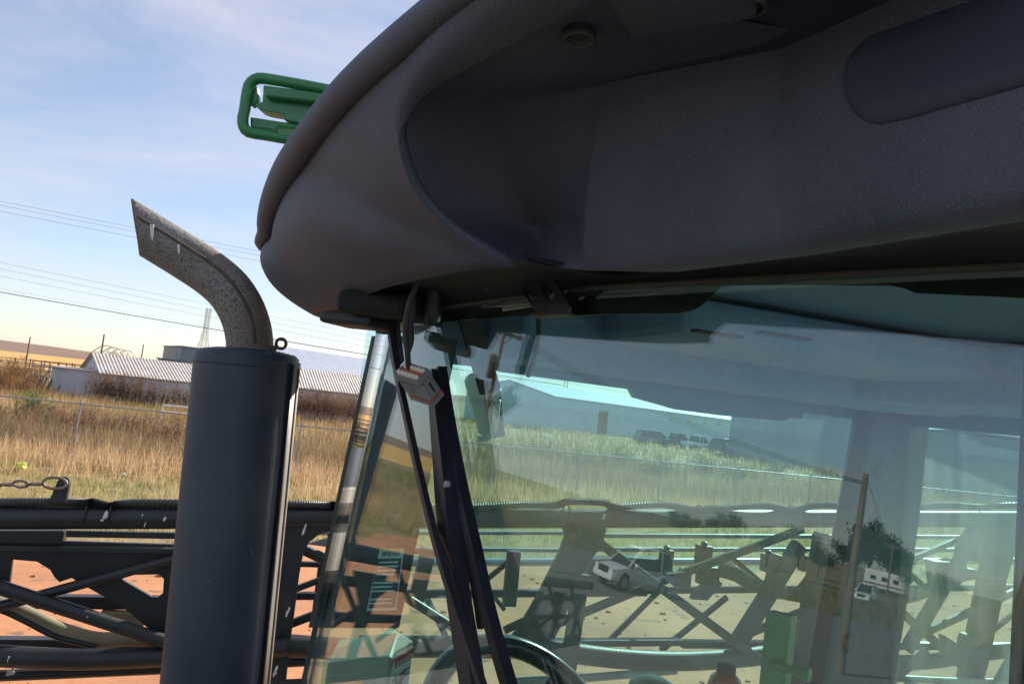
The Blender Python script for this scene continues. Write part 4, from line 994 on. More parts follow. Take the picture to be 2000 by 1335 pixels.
def mbox(a0, a1, b0, b1, z0, z1, name, material, bev=.05):
    c = CB0+cu*((a0+a1)/2)+cn*((b0+b1)/2); return part(MB().box(Vector((c.x, c.y, (z0+z1)/2)), cu*(a1-a0)/2, cn*(b1-b0)/2, Vector((0, 0, (z1-z0)/2))), name, material, SP, bevel=bev)
mbox(-2.2, 4.6, .25, 1.25, .95, 1.45, 'unseen_chassis', 'hood_green')  # unseen lower body and tank, added to shadow the ground beside the machine
mbox(.15, 1.8, .03, 1.6, 1.45, 2.12, 'unseen_cab_base', 'hood_green')
mbox(2.35, 4.4, .3, 1.5, 1.45, 2.6, 'unseen_product_tank', 'box_cream', .25)
for a in (-1.2, 3.6):
    for b in (-.25, 1.75):
        c = CB0+cu*a+cn*b; w = part(MB().lathe(Vector((c.x, c.y, .93))-cn*.2, cn, [(.5, 0), (.86, .02), (.93, .1), (.93, .3), (.86, .38), (.5, .4)], 32), 'wheel', 'tyre', SP, smooth=True, auto=40)
        part(MB().lathe(Vector((c.x, c.y, .93))-cn*.21, cn, [(.2, .0), (.52, .04), (.52, .38), (.2, .42)], 24), 'rim', 'decal_yellow', w, smooth=True, auto=40)
dp = [P(640, 1294, 1.9), P(706, 1284, 1.86), P(760, 1281, 1.80)]
part(MB().grid([[p+f_*.12+Vector((0, 0, .01)) for p in dp], dp, [p-Vector((0, 0, .35)) for p in dp]]), 'dash_side', 'box_cream', SP, solid=.01)

kc = (P(1418, 1312, 1.5)+P(1273, 1345, 1.5)+P(1527, 1196, 1.25))/3; kz = P(1418, 1312, 1.5).z-.2
part(MB().box(Vector((kc.x, kc.y, (2.05+kz)/2-.001)), cu*.26, cn*.22, Vector((0, 0, (kz-2.05)/2-.001))), 'side_console', 'cab_dark', SP, bevel=.02)
for q in (P(668, 205, gD+.01), P(640, 262, gD+.03)):
    part(MB().bar(q, Vector((q.x+.05, q.y+.03, ZC+.40)), .05, .03, f_), 'mount_post', 'green_paint', gk, bevel=.003)
part(MB().bar(P(668, 205, gD+.01)+r_*.02, P(640, 282, gD+.02)+r_*.05, .04, .03, f_), 'mount_web', 'green_paint', gk, bevel=.003)

# ---------------------------------------------- folded boom along the far side of the machine
BOFF = 0.0
def bpx(px, py, off=0.0): return BP(px, py, off)
def ribbed(path_px, r, name, material, off=0.0, n=140, pitch=.011, parent=None, sag=None):
    ctrl = [bpx(x, y, off) for x, y in path_px]; base = cat_rom(ctrl, 200); L_ = sum((b-a).length for a, b in zip(base, base[1:])); k = int(L_/pitch*2); pts = cat_rom(ctrl, k)
    rs = [r*(1.0 if i % 2 else .84) for i in range(k)]; return MB().tube(pts, rs, 10).build(name, material, parent, smooth=False)
def rad(px, py, wpx): return wpx*depth(bpx(px, py))/FPX
a, b = bpx(-260, 1009), bpx(2300, 1014)
bo = MB().tube([lerp(a, b, i/20) for i in range(21)], .051, 28).build('boom', 'boom_black', SP, smooth=True, auto=50)
tag(bo, 'black tubular truss boom folded alongside the machine')
def beam(p0, p1, w, name='brace', off=0.0, th=.05, material='boom_black', round_=False):
    A, B = bpx(*p0, off), bpx(*p1, off); ww = w*(depth(A)+depth(B))/2/FPX
    if round_: o = MB().tube([A, lerp(A, B, .5), B], ww/2, 16).build(name, material, bo, smooth=True, auto=50)
    else: o = MB().bar(A, B, ww, th, BN.cross((B-A).normalized())) if False else MB().box((A+B)/2, (B-A)/2, (B-A).normalized().cross(BN).normalized()*ww/2, BN*th/2).build(name, material, bo, bevel=.004)
    return o
def curve(pts, w, name, off=0.0, material='boom_black'):
    c = [bpx(x, y, off) for x, y in pts]; return MB().tube(cat_rom(c, 30), w*depth(c[0])/FPX/2, 14).build(name, material, bo, smooth=True, auto=50)
def gus(loops, name, off=0.0, th=.012, material='boom_black'):
    return MB().plate([[bpx(x, y, off) for x, y in l] for l in loops], BN, th).build(name, material, bo, bevel=.002)
# corrugated hose along the top chord, strapped down
ribbed([(-260, 982), (-60, 981), (100, 980), (168, 981), (185, 981), (212, 988), (222, 988), (250, 982), (420, 983), (560, 984), (640, 986), (662, 985), (760, 987), (850, 990), (930, 990), (1020, 985), (1085, 986), (1110, 979), (1180, 981), (1200, 989), (1290, 985), (1360, 995), (1400, 992), (1490, 987), (1545, 996), (1600, 986), (1680, 990), (1760, 992), (1850, 986), (1920, 990), (2000, 986), (2300, 990)], .0205, 'corrugated_hose', 'hose_black', .02, pitch=.014, parent=bo)
for x in (170, 217, 660, 1105, 1195, 1365, 1545, 1900):
    c = bpx(x, 1008); o = MB().torus(c+Vector((0, 0, .006)), BU, .058, .004, 20, 6).build('hose_strap', 'rubber', bo, smooth=True)
# left span
gus([[(-80, 1036), (124, 1036), (122, 1060), (-80, 1056)]], 'spacer_plate', -.01, .06)
beam((130, 1041), (346, 1045), 12, 'flat_bar', -.03, .03)
gus([[(-80, 1050), (346, 1063), (372, 1064), (372, 1300), (335, 1258), (300, 1235), (240, 1185), (172, 1147), (140, 1128), (116, 1136), (106, 1126), (98, 1112), (72, 1096), (24, 1092), (22, 1110), (18, 1142), (-80, 1142)],
     [(236, 1130), (262, 1122), (310, 1121), (320, 1130), (318, 1158), (308, 1166), (297, 1165)]], 'gusset_plate', -.02, .02)
beam((-80, 1066), (372, 1074), 10, 'plate_flange', .0, .06)
beam((-40, 1194), (372, 1082), 20, 'diagonal_tube', .03, round_=True)
beam((-80, 1120), (372, 1268), 27, 'diagonal_tube', .07, round_=True)
beam((-80, 1172), (372, 1176), 24, 'inner_chord', -.16, .05)
curve([(-60, 1170), (10, 1182), (60, 1202), (120, 1230), (190, 1248), (260, 1246), (330, 1250)], 30, 'spray_hose', -.05, 'hose_tan')
curve([(-60, 1180), (0, 1190), (50, 1212), (110, 1242), (190, 1262)], 12, 'thin_hose', -.02, 'hose_black')
gus([[(195, 1196), (245, 1198), (285, 1208), (280, 1222), (230, 1216)]], 'nozzle_body', -.1, .06, 'hose_tan')
beam((-80, 1254), (380, 1256), 20, 'inner_chord', -.2, .06)
curve([(-120, 1272), (0, 1280), (120, 1286), (220, 1285), (380, 1277), (560, 1262)], 42, 'lower_chord', .05)
curve([(-120, 1322), (60, 1316), (200, 1310), (380, 1302), (600, 1290)], 22, 'lower_rail', -.05)
curve([(-120, 1350), (200, 1345), (420, 1338), (600, 1330)], 14, 'lower_rail', .02)
# end post right of the stack
gus([[(545, 1016), (655, 1016), (656, 1036), (625, 1042), (604, 1058), (592, 1082), (585, 1120), (576, 1190), (566, 1260), (556, 1360), (500, 1360), (510, 1260)]], 'end_post', .03, .05)
beam((585, 1068), (640, 1094), 22, 'link_tube', -.05, round_=True)
beam((560, 1156), (640, 1126), 11, 'brace', -.12, .03); beam((555, 1163), (640, 1162), 13, 'brace', -.2, .04); beam((555, 1222), (640, 1190), 15, 'brace', -.12, .03)
curve([(540, 1258), (600, 1262), (700, 1268)], 42, 'lower_chord', .0)
beam((628, 1098), (616, 1190), 12, 'brace', -.25, .03)
beam((575, 1100), (700, 1104), 10, 'brace', -.28, .03)
gus([[(598, 1062), (646, 1048), (652, 1062), (640, 1068)]], 'spray_tip_guard', -.3, .02, 'rail_light')
# spans seen through the cab
def rail(p0, p1, w, off=-.35, m='rail_light'): beam(p0, p1, w, 'rail', off, .03, m)
rail((600, 1040), (1110, 1040), 7); rail((1165, 1045), (2300, 1050), 7); rail((640, 1070), (1120, 1074), 7, -.5); rail((1150, 1072), (2300, 1074), 7, -.5)
beam((620, 1098), (2300, 1094), 13, 'feed_pipe', -.7, material='pipe_steel', round_=True)
beam((640, 1160), (1262, 1156), 13, 'inner_chord', -.1, .04); beam((1262, 1152), (2300, 1144), 10, 'inner_chord', -.3, .04)
gus([[(1100, 1030), (1185, 1030), (1178, 1062), (1150, 1100), (1085, 1245), (1030, 1262), (985, 1262), (1015, 1225), (1050, 1165), (1095, 1075), (1105, 1045)]], 'gusset_post', .0, .03)
beam((1136, 1120), (1096, 1400), 30, 'post', .05, .04)
beam((1040, 1236), (1300, 1130), 15, 'diagonal_brace', .02, .03); beam((1270, 1142), (1568, 1032), 15, 'diagonal_brace', .04, .03)
beam((1160, 1052), (1500, 1300), 17, 'diagonal_brace', .07, .04)
beam((1004, 1075), (994, 1182), 25, 'post', -.05, .05); beam((838, 1070), (812, 1172), 28, 'post', -.02, .05)
gus([[(640, 1040), (700, 1048), (760, 1068), (840, 1072), (845, 1082), (720, 1080), (640, 1062)]], 'lug_plate', -.05, .03)
beam((740, 1132), (985, 1288), 17, 'diagonal_brace', .08, round_=True)
beam((810, 1120), (880, 1260), 12, 'diagonal_brace', -.15, .03, 'rail_light')
beam((985, 1230), (1060, 1195), 15, 'cylinder_rod', .0, round_=True); beam((1040, 1205), (1130, 1165), 26, 'hydraulic_cylinder', .01, round_=True)
beam((640, 1258), (1330, 1252), 13, 'lower_flat', -.06, .05); beam((1330, 1256), (2300, 1264), 12, 'lower_flat', -.06, .05)
curve([(700, 1262), (900, 1262), (1060, 1268), (1200, 1284), (1320, 1290), (1440, 1284), (1540, 1272)], 42, 'lower_chord', .03)
curve([(1000, 1330), (1150, 1322), (1320, 1308)], 16, 'lower_rail', .04, 'rail_light')
curve([(1500, 1280), (1650, 1288), (1800, 1292), (1950, 1272), (2200, 1255)], 30, 'lower_chord', .02)
curve([(1560, 1330), (1700, 1322), (1900, 1330), (2200, 1330)], 14, 'lower_rail', .02, 'rail_light')
# nozzle valves and fittings clustered on the feed pipe
for (x, y, w, h) in ((1300, 1098, 24, 52), (1374, 1082, 30, 36), (1500, 1098, 26, 34), (1330, 1130, 36, 28), (1382, 1122, 44, 34), (1572, 1102, 22, 24)):
    A = bpx(x, y, -.12); s = depth(A)/FPX; MB().box(A, BU*w*s/2, BN*.03, Vector((0, 0, h*s/2))).build('valve_body', 'boom_black', bo, bevel=.008)
    MB().lathe(A+Vector((0, 0, h*s/2)), (0, 0, 1), [(.018, 0), (.022, .012), (.012, .022), (0, .024)], 12).build('valve_cap', 'hose_black', bo, smooth=True, auto=40)
gus([[(1160, 1092), (1230, 1088), (1312, 1094), (1306, 1140), (1240, 1152), (1150, 1150), (1146, 1120)]], 'reflection_backing', -.12, .08)  # invented dark plate, gives the mirrored car something dark behind it
gus([[(1362, 1150), (1402, 1130), (1412, 1140), (1382, 1172), (1352, 1170)]], 'nozzle_bracket', -.1, .04)
ribbed([(1408, 1112), (1440, 1122), (1470, 1140), (1520, 1154), (1580, 1164), (1640, 1168), (1700, 1170), (1760, 1166), (1810, 1152), (1838, 1138)], .044, 'suction_hose', 'hose_grey', -.08, pitch=.02, parent=bo)
ribbed([(1838, 1100), (1855, 1098), (1872, 1104), (1886, 1118)], .035, 'suction_hose', 'hose_grey', -.1, pitch=.02, parent=bo)
beam((1520, 1082), (1505, 1145), 24, 'post', .0, .05); beam((1562, 1062), (1436, 1262), 32, 'slanted_post', .02, .05)
beam((1606, 1040), (1540, 1400), 30, 'post', .05, .05); beam((1300, 1128), (1345, 1122), 18, 'link', .05, .04)
beam((1440, 1245), (1600, 1180), 14, 'diagonal_brace', .03, .03)
beam((1590, 1044), (1880, 1300), 15, 'diagonal_brace', .07, .04)
gus([[(1895, 1028), (1995, 1028), (1985, 1070), (1965, 1140), (1930, 1300), (1900, 1400), (1858, 1400), (1890, 1250), (1920, 1100), (1880, 1090), (1868, 1078)]], 'gusset_post', .0, .03)
beam((1900, 1050), (1770, 1268), 26, 'slanted_post', .02, .04)
beam((1780, 1092), (1926, 1030), 10, 'diagonal_brace', .05, .03); beam((1780, 1246), (2120, 1092), 13, 'diagonal_brace', .05, .03)
gus([[(1826, 1096), (1880, 1098), (1890, 1110), (1908, 1112), (1908, 1130), (1880, 1136), (1870, 1150), (1830, 1140)]], 'pump_body', -.05, .08)
gus([[(1845, 1240), (1880, 1262), (1886, 1238), (1910, 1240), (1910, 1290), (1850, 1282)]], 'hinge_lug', .05, .05)
beam((2010, 1240), (1920, 1400), 34, 'stay_arm', .35, .04, 'rail_light')
beam((1700, 1290), (1900, 1400), 12, 'brace', .1, .04); beam((1660, 1400), (1810, 1270), 12, 'brace', .1, .04)

# ------------------------------------------------------------------ chain hooked over a lug on the boom
lug = gus([[(94, 982), (112, 938), (124, 930), (134, 934), (136, 944), (128, 982)]], 'hook_lug', .05, .03)
ch = empty('steel_chain', bpx(60, 946, .05)); tag(ch, 'length of rusty steel chain hooked on the boom at left', 'chain')
s = depth(bpx(60, 946, .05))/FPX
for i, (x, y, w, h, flat_) in enumerate(((107, 943, 26, 12, 0), (66, 944.5, 22, 4, 1), (41, 944.5, 20, 9, 0), (12, 945.5, 20, 4, 1), (-14, 946, 20, 9, 0), (-42, 947, 20, 4, 1))):
    c = bpx(x, y, .065); axn = BN if not flat_ else Vector((0, 0, 1)); r1 = 10*s
    MB().torus(c, axn, (11 if i == 0 else 6)*s, 2.9*s, 24, 8, sx=(1.9 if i == 0 else 2.1), xdir=BU).build('chain_link', 'chain_steel', ch, smooth=True)

# ------------------------------------------------------------------ dangling wiring connector and its lead
kd = 1.28
cn_e = empty('wiring_connector', P(815, 745, kd)); tag(cn_e, 'grey multi pin plug with white seals dangling in front of the windscreen', 'connector')
kk = kd/FPX
def iv(x, y, z): return r_*(x*kk)+u_*(-y*kk)+f_*(z*kk)      # photo-aligned vector, pixels
A_ = iv(48, 13, -20); B_ = iv(20, -24, 26); C_ = iv(28, 49, 22)
O_ = P(768, 730, kd)
def bxp(a, b, c): return O_+A_*a+B_*b+C_*c
def shell_box(a0, a1, b0, b1, c0, c1, name, material, bev, parent=cn_e):
    vs = [bxp(a, b, c) for c in (c0, c1) for b in (b0, b1) for a in (a0, a1)]
    return MB().add(vs, [(0, 2, 3, 1), (4, 5, 7, 6), (0, 1, 5, 4), (2, 6, 7, 3), (0, 4, 6, 2), (1, 3, 7, 5)]).build(name, material, parent, bevel=bev)
# open collar, four walls
for (a0, a1, b0, b1) in ((0, 1, 0, .06), (0, 1, .94, 1), (0, .05, .06, .94), (.95, 1, .06, .94)): shell_box(a0, a1, b0, b1, 0, .3, 'collar_wall', 'connector_grey', .001)
shell_box(.0, 1, .0, 1, .14, .88, 'plug_body', 'connector_grey', .004)
shell_box(.05, .95, .06, .94, .06, .16, 'seal_mat', 'seal_orange', .001)
shell_box(.01, 1.0, .0, 1.0, .885, .93, 'seal_ring', 'seal_orange', .002)
shell_box(.02, 1.04, -.02, 1.0, .952, 1.06, 'plug_nose', 'connector_grey', .004)
shell_box(.3, .5, -.05, .0, .38, .55, 'lock_tab', 'connector_grey', .002)
shell_box(1.0, 1.07, .25, .75, .2, .75, 'latch', 'connector_grey', .002)
shell_box(1.07, 1.09, .44, .56, .3, .7, 'latch_slot', 'decal_ink', .0005)
for row, bb in enumerate((.24, .76)):
    for k in range(6):
        if row and k == 1: continue
        c = bxp(.12+.152*k, bb, .0); MB().lathe(c+C_*.1, -C_, [(.0042, 0), (.0042, .006), (.0035, .009), (0, .0095)], 12).build('seal_plug', 'pin_white', cn_e, smooth=True, auto=50)
ld = [P(820, 530, kd-.02), P(812, 560, kd-.01), P(800, 590, kd), P(793, 625, kd), P(792, 660, kd), P(796, 690, kd), bxp(.27, .76, 0.0), bxp(.27, .76, .1)]
MB().tube(cat_rom(ld, 30), [.005]*30, 10).build('lead', 'rubber', cn_e, smooth=True)
MB().tube(cat_rom([P(806, 575, kd+.01), P(800, 625, kd+.01), P(800, 668, kd+.008), P(797, 690, kd+.005)], 14), [.006, .007, .008, .0085, .0085, .008, .007, .008, .008, .007, .006, .005, .0045, .004], 10).build('tape_wrap', 'rubber', cn_e, smooth=True)

# small amber bottle standing in the cab
c = P(1418, 1312, 1.5); bt_ = empty('amber_bottle', c-Vector((0, 0, .2))); tag(bt_, 'amber plastic bottle with dark flip cap at the bottom of the windscreen', 'bottle')
MB().lathe(c-Vector((0, 0, .2)), (0, 0, 1), [(.036, 0), (.038, .02), (.038, .16), (.03, .188), (.018, .2)], 24).build('bottle_body', 'amber_plastic', bt_, smooth=True, auto=50)
MB().lathe(c-Vector((0, 0, .004)), (0, 0, 1), [(.019, 0), (.019, .018), (.016, .021), (0, .021)], 16).build('flip_cap', 'cab_dark', bt_, smooth=True, auto=50)

for p0, p1, w in (((1290, 1270), (1420, 1165), 10), ((1180, 1260), (1290, 1150), 9), ((1420, 1080), (1520, 1165), 9), ((1640, 1260), (1780, 1130), 10), ((1700, 1050), (1800, 1140), 10), ((1640, 1045), (1560, 1150), 9), ((1860, 1290), (1990, 1190), 10), ((880, 1190), (1000, 1090), 9), ((900, 1080), (985, 1190), 8)):
    beam(p0, p1, w, 'thin_brace', -.25, .025)
# the boom runs on to the left of the frame (it shows mirrored in the windscreen)
bd = (bpx(-260, 1009)-bpx(600, 1011)).normalized(); b0_ = bpx(-250, 1009); down = Vector((0, 0, -1))
def lb(t, dn_, off=0.0): return b0_+bd*t+down*dn_+BN*off
def ltube(t0, d0, t1, d1, r, name, off=0.0): MB().tube([lb(t0, d0, off), lb((t0+t1)/2, (d0+d1)/2, off), lb(t1, d1, off)], r, 14).build(name, 'boom_black', bo, smooth=True, auto=50)
ltube(-.05, 0, 6.2, 0, .051, 'top_chord'); ltube(-.5, .17, 6.2, .17, .03, 'inner_chord', -.05); ltube(-.5, .40, 6.2, .40, .028, 'inner_chord', -.16)
ltube(-.5, .62, 6.2, .60, .046, 'lower_chord', .05); ltube(-.5, .72, 6.2, .70, .024, 'lower_rail', -.05)
for k in range(7):
    t = -.2+k*.9; ltube(t, .05, t+.9, .6, .024, 'diagonal_tube', .03); ltube(t+.9, .17, t, .5, .02, 'diagonal_tube', -.03)
    MB().plate([[lb(t+.3, .1), lb(t+.8, .1), lb(t+.7, .3), lb(t+.62, .62), lb(t+.5, .62), lb(t+.5, .3)]], BN, .02).build('gusset_plate', 'boom_black', bo)
# bird droppings splashed on the boom
def splat(x, y, w, h, off=.056, seed=1):
    rnd = random.Random(seed); n = 14; pts_ = []
    for k in range(n):
        q = 2*math.pi*k/n; rr_ = rnd.uniform(.55, 1.1); pts_.append((x+w*rr_*math.cos(q)*.5+h*.25*math.sin(q)*-.6, y+h*rr_*math.sin(q)*.5))
    MB().plate([[bpx(a, b, off) for a, b in pts_]], BN, .003).build('bird_dropping', 'dropping', bo)
for i, a in enumerate(((206, 1006, 11, 20), (199, 1015, 8, 6), (278, 1005, 3, 7), (283, 1024, 3, 11), (322, 1013, 7, 12), (554, 1012, 7, 12), (594, 1034, 5, 30), (562, 1194, 7, 28, .09), (538, 1310, 7, 30, .09), (16, 1286, 3, 14, .1), (20, 1312, 20, 16, -.02), (1180, 1008, 6, 16))): splat(*a, seed=i) if len(a) == 4 else splat(*a, seed=i)

# ================================================================== WHAT STANDS LEFT OF THE CAMERA (seen mirrored in the windscreen)
def leaf_crown(pos, rx, rz, n, size, pal, parent, name='crown', seed=0):
    rng = np.random.default_rng(seed); k = 26
    cl = rng.normal(0, 1, (k, 3)); cl /= np.linalg.norm(cl, axis=1)[:, None]; cl *= rng.uniform(.35, .95, (k, 1)); cl[:, 2] = cl[:, 2]*.8
    idx = rng.integers(0, k, n); c = cl[idx]*np.array([rx, rx, rz]) + rng.normal(0, .17, (n, 3))*np.array([rx, rx, rz]) + np.array(pos)
    d1 = rng.normal(0, 1, (n, 3)); d1 /= np.linalg.norm(d1, axis=1)[:, None]; d2 = rng.normal(0, 1, (n, 3)); d2 /= np.linalg.norm(d2, axis=1)[:, None]
    s = size*rng.uniform(.6, 1.3, (n, 1)); v = np.stack([c-d1*s, c+d1*s, c+d2*s*1.3], 1).reshape(-1, 3)
    p = np.array(pal)[rng.integers(0, len(pal), k)][idx]*rng.uniform(.7, 1.3, (n, 1)); col = np.repeat(p, 3, 0)
    return np_mesh(name, v, np.arange(n*3).reshape(-1, 3), 'leaf', col, parent)
def tree(base, h, rx, label, seed, pal, group=None):
    e = empty('tree', base); tag(e, label, 'tree', group); rnd = random.Random(seed); base = Vector(base)
    th = h*.42; mb = MB(); mb.tube([base, base+Vector((.1, .05, th*.6)), base+Vector((.05, -.1, th*1.25))], [h*.03, h*.024, h*.014], 8)
    for k in range(6):
        a = rnd.uniform(0, 6.28); s = base+Vector((.05, 0, th*rnd.uniform(.6, 1.1))); q = s+Vector((math.cos(a)*rx*.6, math.sin(a)*rx*.6, h*.28)); mb.tube([s, lerp(s, q, .5)+Vector((0, 0, .2)), q], [h*.013, h*.009, h*.004], 6)
    mb.build('trunk', 'bark', e, smooth=True)
    leaf_crown((base.x, base.y, base.z+h*.66), rx, h*.36, 3200, h*.028, pal, e, seed=seed); return e
DK = [(.03, .06, .02), (.045, .075, .025), (.06, .085, .03), (.035, .05, .025)]
def car(base, ang, L_, W, H, body, label, kind='suv', name='parked_car'):
    """x forward; built in local space then placed"""
    e = empty(name, base); tag(e, label, 'car' if kind != 'pickup' else 'pickup'); M_ = Matrix.Translation(base) @ Matrix.Rotation(ang, 4, 'Z')
    T_ = lambda q: M_ @ Vector(q)
    hw = W/2; bl = .58*H
    if kind == 'suv': prof = [(-L_/2, .34, bl*.9), (-L_/2+.12, .3, bl*1.0), (-L_*.2, .26, bl), (L_*.14, .26, bl), (L_*.22, .26, bl*.97), (L_*.42, .28, bl*.86), (L_/2-.06, .32, bl*.72), (L_/2, .36, bl*.6)]
    else: prof = [(-L_/2, .5, bl), (-L_*.1, .42, bl), (L_*.14, .42, bl), (L_*.24, .42, bl*.98), (L_*.44, .45, bl*.9), (L_/2, .5, bl*.8)]
    rows = []
    for (x, z0, z1) in prof:
        tp = .94 if abs(x) > L_*.45 else 1; row = []
        for (yy, zz) in ((-.86, 0), (-1, .22), (-1, .62), (-.93, .93), (-.7, 1), (.7, 1), (.93, .93), (1, .62), (1, .22), (.86, 0)): row.append(T_((x, yy*hw*tp, lerp(z0, z1, zz))))
        rows.append(row+[row[0]])
    mb = MB().grid(rows); mb.add(rows[0][:-1], [tuple(range(10))]); mb.add(rows[-1][:-1], [tuple(range(10))])
    mb.build('body', body, e, smooth=True, auto=35)
    if kind == 'suv': cab = [(-L_*.47, bl*.96, .2), (-L_*.40, H*.96, 1), (-L_*.25, H, 1), (L_*.02, H*.985, 1), (L_*.10, H*.93, .9), (L_*.27, bl*.95, .1)]
    else: cab = [(-L_*.12, bl*.98, .2), (-L_*.10, H*.97, 1), (L_*.0, H, 1), (L_*.08, H*.97, .9), (L_*.22, bl*.97, .1)]
    rows = []
    for (x, z, t) in cab:
        wi = hw*(.93 if z < H*.7 else .76); rows.append([T_((x, -hw*.93, bl*.9)), T_((x, -lerp(hw*.93, wi, 1), z)), T_((x, -wi*.7, z+.02)), T_((x, wi*.7, z+.02)), T_((x, wi, z)), T_((x, hw*.93, bl*.9))])
    MB().grid(rows).build('cabin_glass', 'car_glass', e, smooth=True, auto=40)
    rr = [[p+(M_.to_3x3() @ Vector((0, 0, .018))) for p in r[1:5]] for r in rows[1:-1]]; rr[-1] = [lerp(a, b, .25) for a, b in zip(rr[-1], rr[-2])]
    MB().grid(rr).build('roof_panel', body, e, smooth=True, solid=.012)
    for s in (-1, 1):
        for (i, j) in ((0, 1), (2, 2), (len(cab)-1, len(cab)-2)):
            MB().bar(rows[i][1 if s < 0 else 4] if i != 2 else rows[2][0 if s < 0 else 5], rows[j][1 if s < 0 else 4], .07, .05).build('roof_pillar', body, e)
        MB().box(T_((L_*.19, s*(hw+.1), bl*1.05)), M_.to_3x3() @ Vector((.05, 0, 0)), M_.to_3x3() @ Vector((0, .1, 0)), M_.to_3x3() @ Vector((0, 0, .08))).build('side_mirror', body, e, bevel=.03)
        MB().box(T_((L_*.485, s*hw*.72, bl*.72)), M_.to_3x3() @ Vector((.05, 0, 0)), M_.to_3x3() @ Vector((0, hw*.18, 0)), M_.to_3x3() @ Vector((0, 0, .07))).build('headlight', 'headlight', e, bevel=.02)
        MB().box(T_((-L_*.49, s*hw*.8, bl*.8)), M_.to_3x3() @ Vector((.04, 0, 0)), M_.to_3x3() @ Vector((0, hw*.1, 0)), M_.to_3x3() @ Vector((0, 0, .12))).build('tail_light', 'decal_red', e, bevel=.02)
        for x in (-.3*L_, .31*L_):
            c = T_((x, s*(hw-.09), .36)); axv = M_.to_3x3() @ Vector((0, s, 0))
            w = MB().lathe(c-axv*.11, axv, [(.2, 0), (.36, .01), (.36, .2), (.22, .215)], 20).build('wheel', 'tyre', e, smooth=True, auto=40)
            MB().lathe(c+axv*.08, axv, [(.22, 0), (.2, .035), (.05, .03), (.0, .04)], 16).build('rim', 'rim_alloy', w, smooth=True, auto=40)
    MB().box(T_((L_*.492, 0, bl*.66)), M_.to_3x3() @ Vector((.04, 0, 0)), M_.to_3x3() @ Vector((0, hw*.5, 0)), M_.to_3x3() @ Vector((0, 0, .13))).build('grille', 'decal_ink', e, bevel=.02)
    MB().box(T_((L_*.488, 0, .42)), M_.to_3x3() @ Vector((.06, 0, 0)), M_.to_3x3() @ Vector((0, hw*.92, 0)), M_.to_3x3() @ Vector((0, 0, .09))).build('bumper', body, e, bevel=.03)
    return e
def heading(v): return math.atan2(v.y, v.x)

# white SUV parked on the yard
b0, b1 = RG(1150, 1156), RG(1300, 1150)
print('SUV', b0, b1, (b0-EYE).length)
sc = lerp(b0, b1, .5); dv = (b0-b1)
car(Vector((sc.x, sc.y, 0.008)), heading(dv)+R(25), 4.6, 1.85, 1.72, 'car_white', 'white sport utility vehicle mirrored in the middle of the windscreen', 'suv', 'sport_utility_vehicle')
# second white SUV and trailer, trees and poles by the road
b0 = RG(1690, 1178); print('SUV2', b0)
car(Vector((b0.x, b0.y, 0.012)), heading(RG(1650, 1176)-RG(1740, 1180)), 4.7, 1.85, 1.75, 'car_white', 'white car mirrored low in the broad cab pillar', 'suv', 'parked_car')
b0 = RG(1705, 1150); dist = (b0-EYE).length; print('dist', b0, dist)
tl = RD(1728, 1132, 130); tl.z = 0
te = empty('travel_trailer', tl); tag(te, 'long white travel trailer with red stripe mirrored beside the dark tree', 'trailer')
dv = (RD(1700, 1132, 130)-RD(1760, 1132, 130)); dv.z = 0; dv.normalize(); nv = Vector((-dv.y, dv.x, 0))
MB().box(tl+Vector((0, 0, 1.9)), dv*3.6, nv*1.2, Vector((0, 0, 1.3))).build('shell', 'trailer_white', te, bevel=.25)
for s in (-1, 1):
    MB().box(tl+nv*1.21*s+Vector((0, 0, 1.2)), dv*3.5, nv*.01, Vector((0, 0, .12))).build('stripe', 'stripe_red', te)
    for k in (-2, 0, 2): MB().box(tl+nv*1.21*s+dv*k+Vector((0, 0, 2.1)), dv*.5, nv*.012, Vector((0, 0, .3))).build('window', 'car_glass', te)
    MB().lathe(tl+nv*s*1.0+Vector((0, 0, .36)), nv*s, [(.2, 0), (.36, .01), (.36, .2), (.1, .21)], 16).build('wheel', 'tyre', te)
TREES = ((1695, 1128, 140, 11.5, 5.2), (1742, 1138, 150, 9.5, 4.0), (1655, 1140, 135, 7.5, 4.2), (1560, 1100, 95, 6, 3.2), (1500, 1085, 110, 6, 3.4), (1420, 1060, 120, 6.5, 3.6), (1380, 1050, 118, 5, 3.2), (1600, 1110, 125, 5, 4), (1790, 1150, 130, 5, 4.4), (1850, 1165, 130, 5, 4.4), (1330, 1040, 130, 5, 4))
TL = ('dark bushy tree mirrored above the white car in the cab pillar', 'tall tree right of the trailer in the pillar reflection', 'low tree left of the trailer in the pillar reflection')
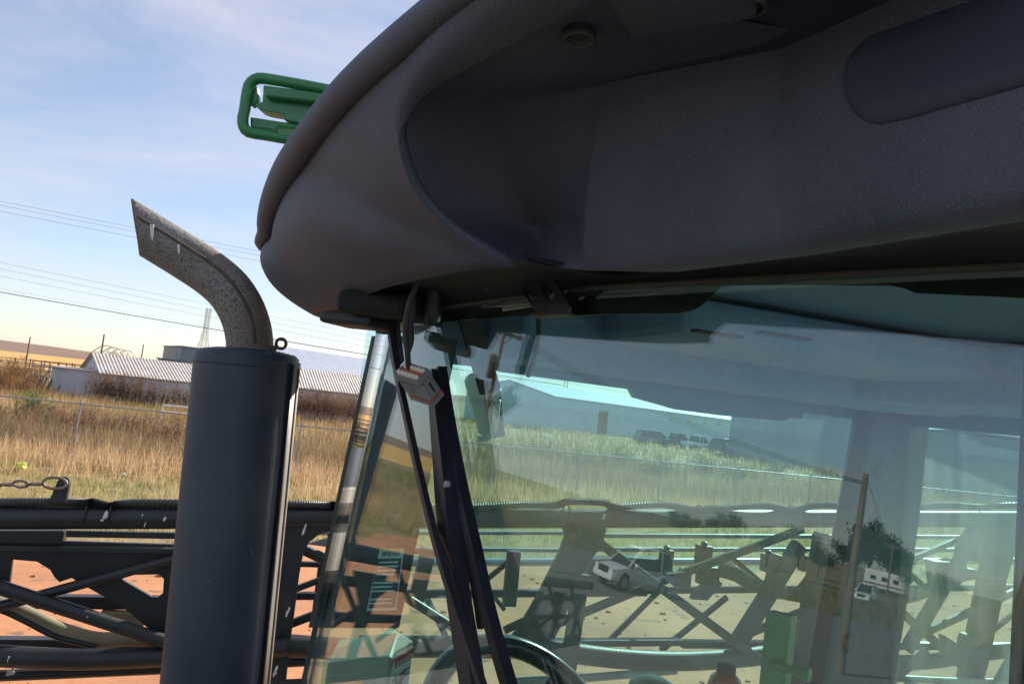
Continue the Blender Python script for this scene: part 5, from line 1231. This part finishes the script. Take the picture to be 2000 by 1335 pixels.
for i, (px, py, dd, h, rx) in enumerate(TREES):
    b = RD(px, py, dd); b.z = 0
    if i < 3: tree(b, h, rx, TL[i], i+3, DK)
    else: tree(b, h, rx, 'dark tree along the far road mirrored low in the windscreen', i+3, DK, 'roadside trees mirrored in the windscreen')
p1, p2 = RFL(960, 870)
def mirror_pole(px_top, py_top, dist, label, tr, arm=True):
    t = RD(px_top, py_top, dist); b = Vector((t.x, t.y, 0)); v = Vector((t.x, t.y, 0)).normalized(); pole('utility_pole', b, t.z, label, arm, .17, 0, tr, 'wood_pole', Vector((v.y, -v.x, 0))); return t
t1 = mirror_pole(990, 632, 27, 'wooden power pole with transformer mirrored beside the wiper', True)
t2 = mirror_pole(1692, 925, 24, 'bare wooden pole mirrored along the broad cab pillar', False, False)
t3 = mirror_pole(1745, 1062, 120, 'distant power pole mirrored behind the dark tree in the pillar', False)
t4 = mirror_pole(1412, 1000, 95, 'far power pole mirrored above the hedge in the windscreen', False)
def span(a, b, sag, r, label, group):
    pts = [lerp(a, b, i/24)-Vector((0, 0, 4*sag*(i/24)*(1-i/24))) for i in range(25)]; o = MB().tube(pts, r, 5).build('overhead_wire', 'wire'); tag(o, label, 'wire', group)
for s in (-.9, 0, .9): span(t1+Vector((s, 0, -.2)), t2+Vector((s*.4, 0, -.3)), .5, .012, 'overhead wire strung between the two mirrored wooden poles', 'wires between the mirrored poles')
span(t2, t3, .5, .012, 'overhead wire leading away from the nearer mirrored pole to the distant one', None)
# parked vehicles in front of the pale workshop (seen through the cab)
for i, (x, y, k, m, lab) in enumerate(((1278, 862, 'suv', 'car_grey', 'dark vehicle, leftmost of those parked before the pale workshop'), (1322, 866, 'pickup', 'car_blue', 'dark pickup, second from left before the pale workshop'), (1362, 868, 'pickup', 'car_white', 'pale pickup, third from left before the pale workshop'), (1418, 874, 'suv', 'car_grey', 'grey vehicle, rightmost of those parked before the pale workshop'))):
    b = P(x, y, 88); b.z = 0; car(b, R(15+i*9), 4.8, 1.9, 1.75, m, lab, k, 'parked_vehicle')
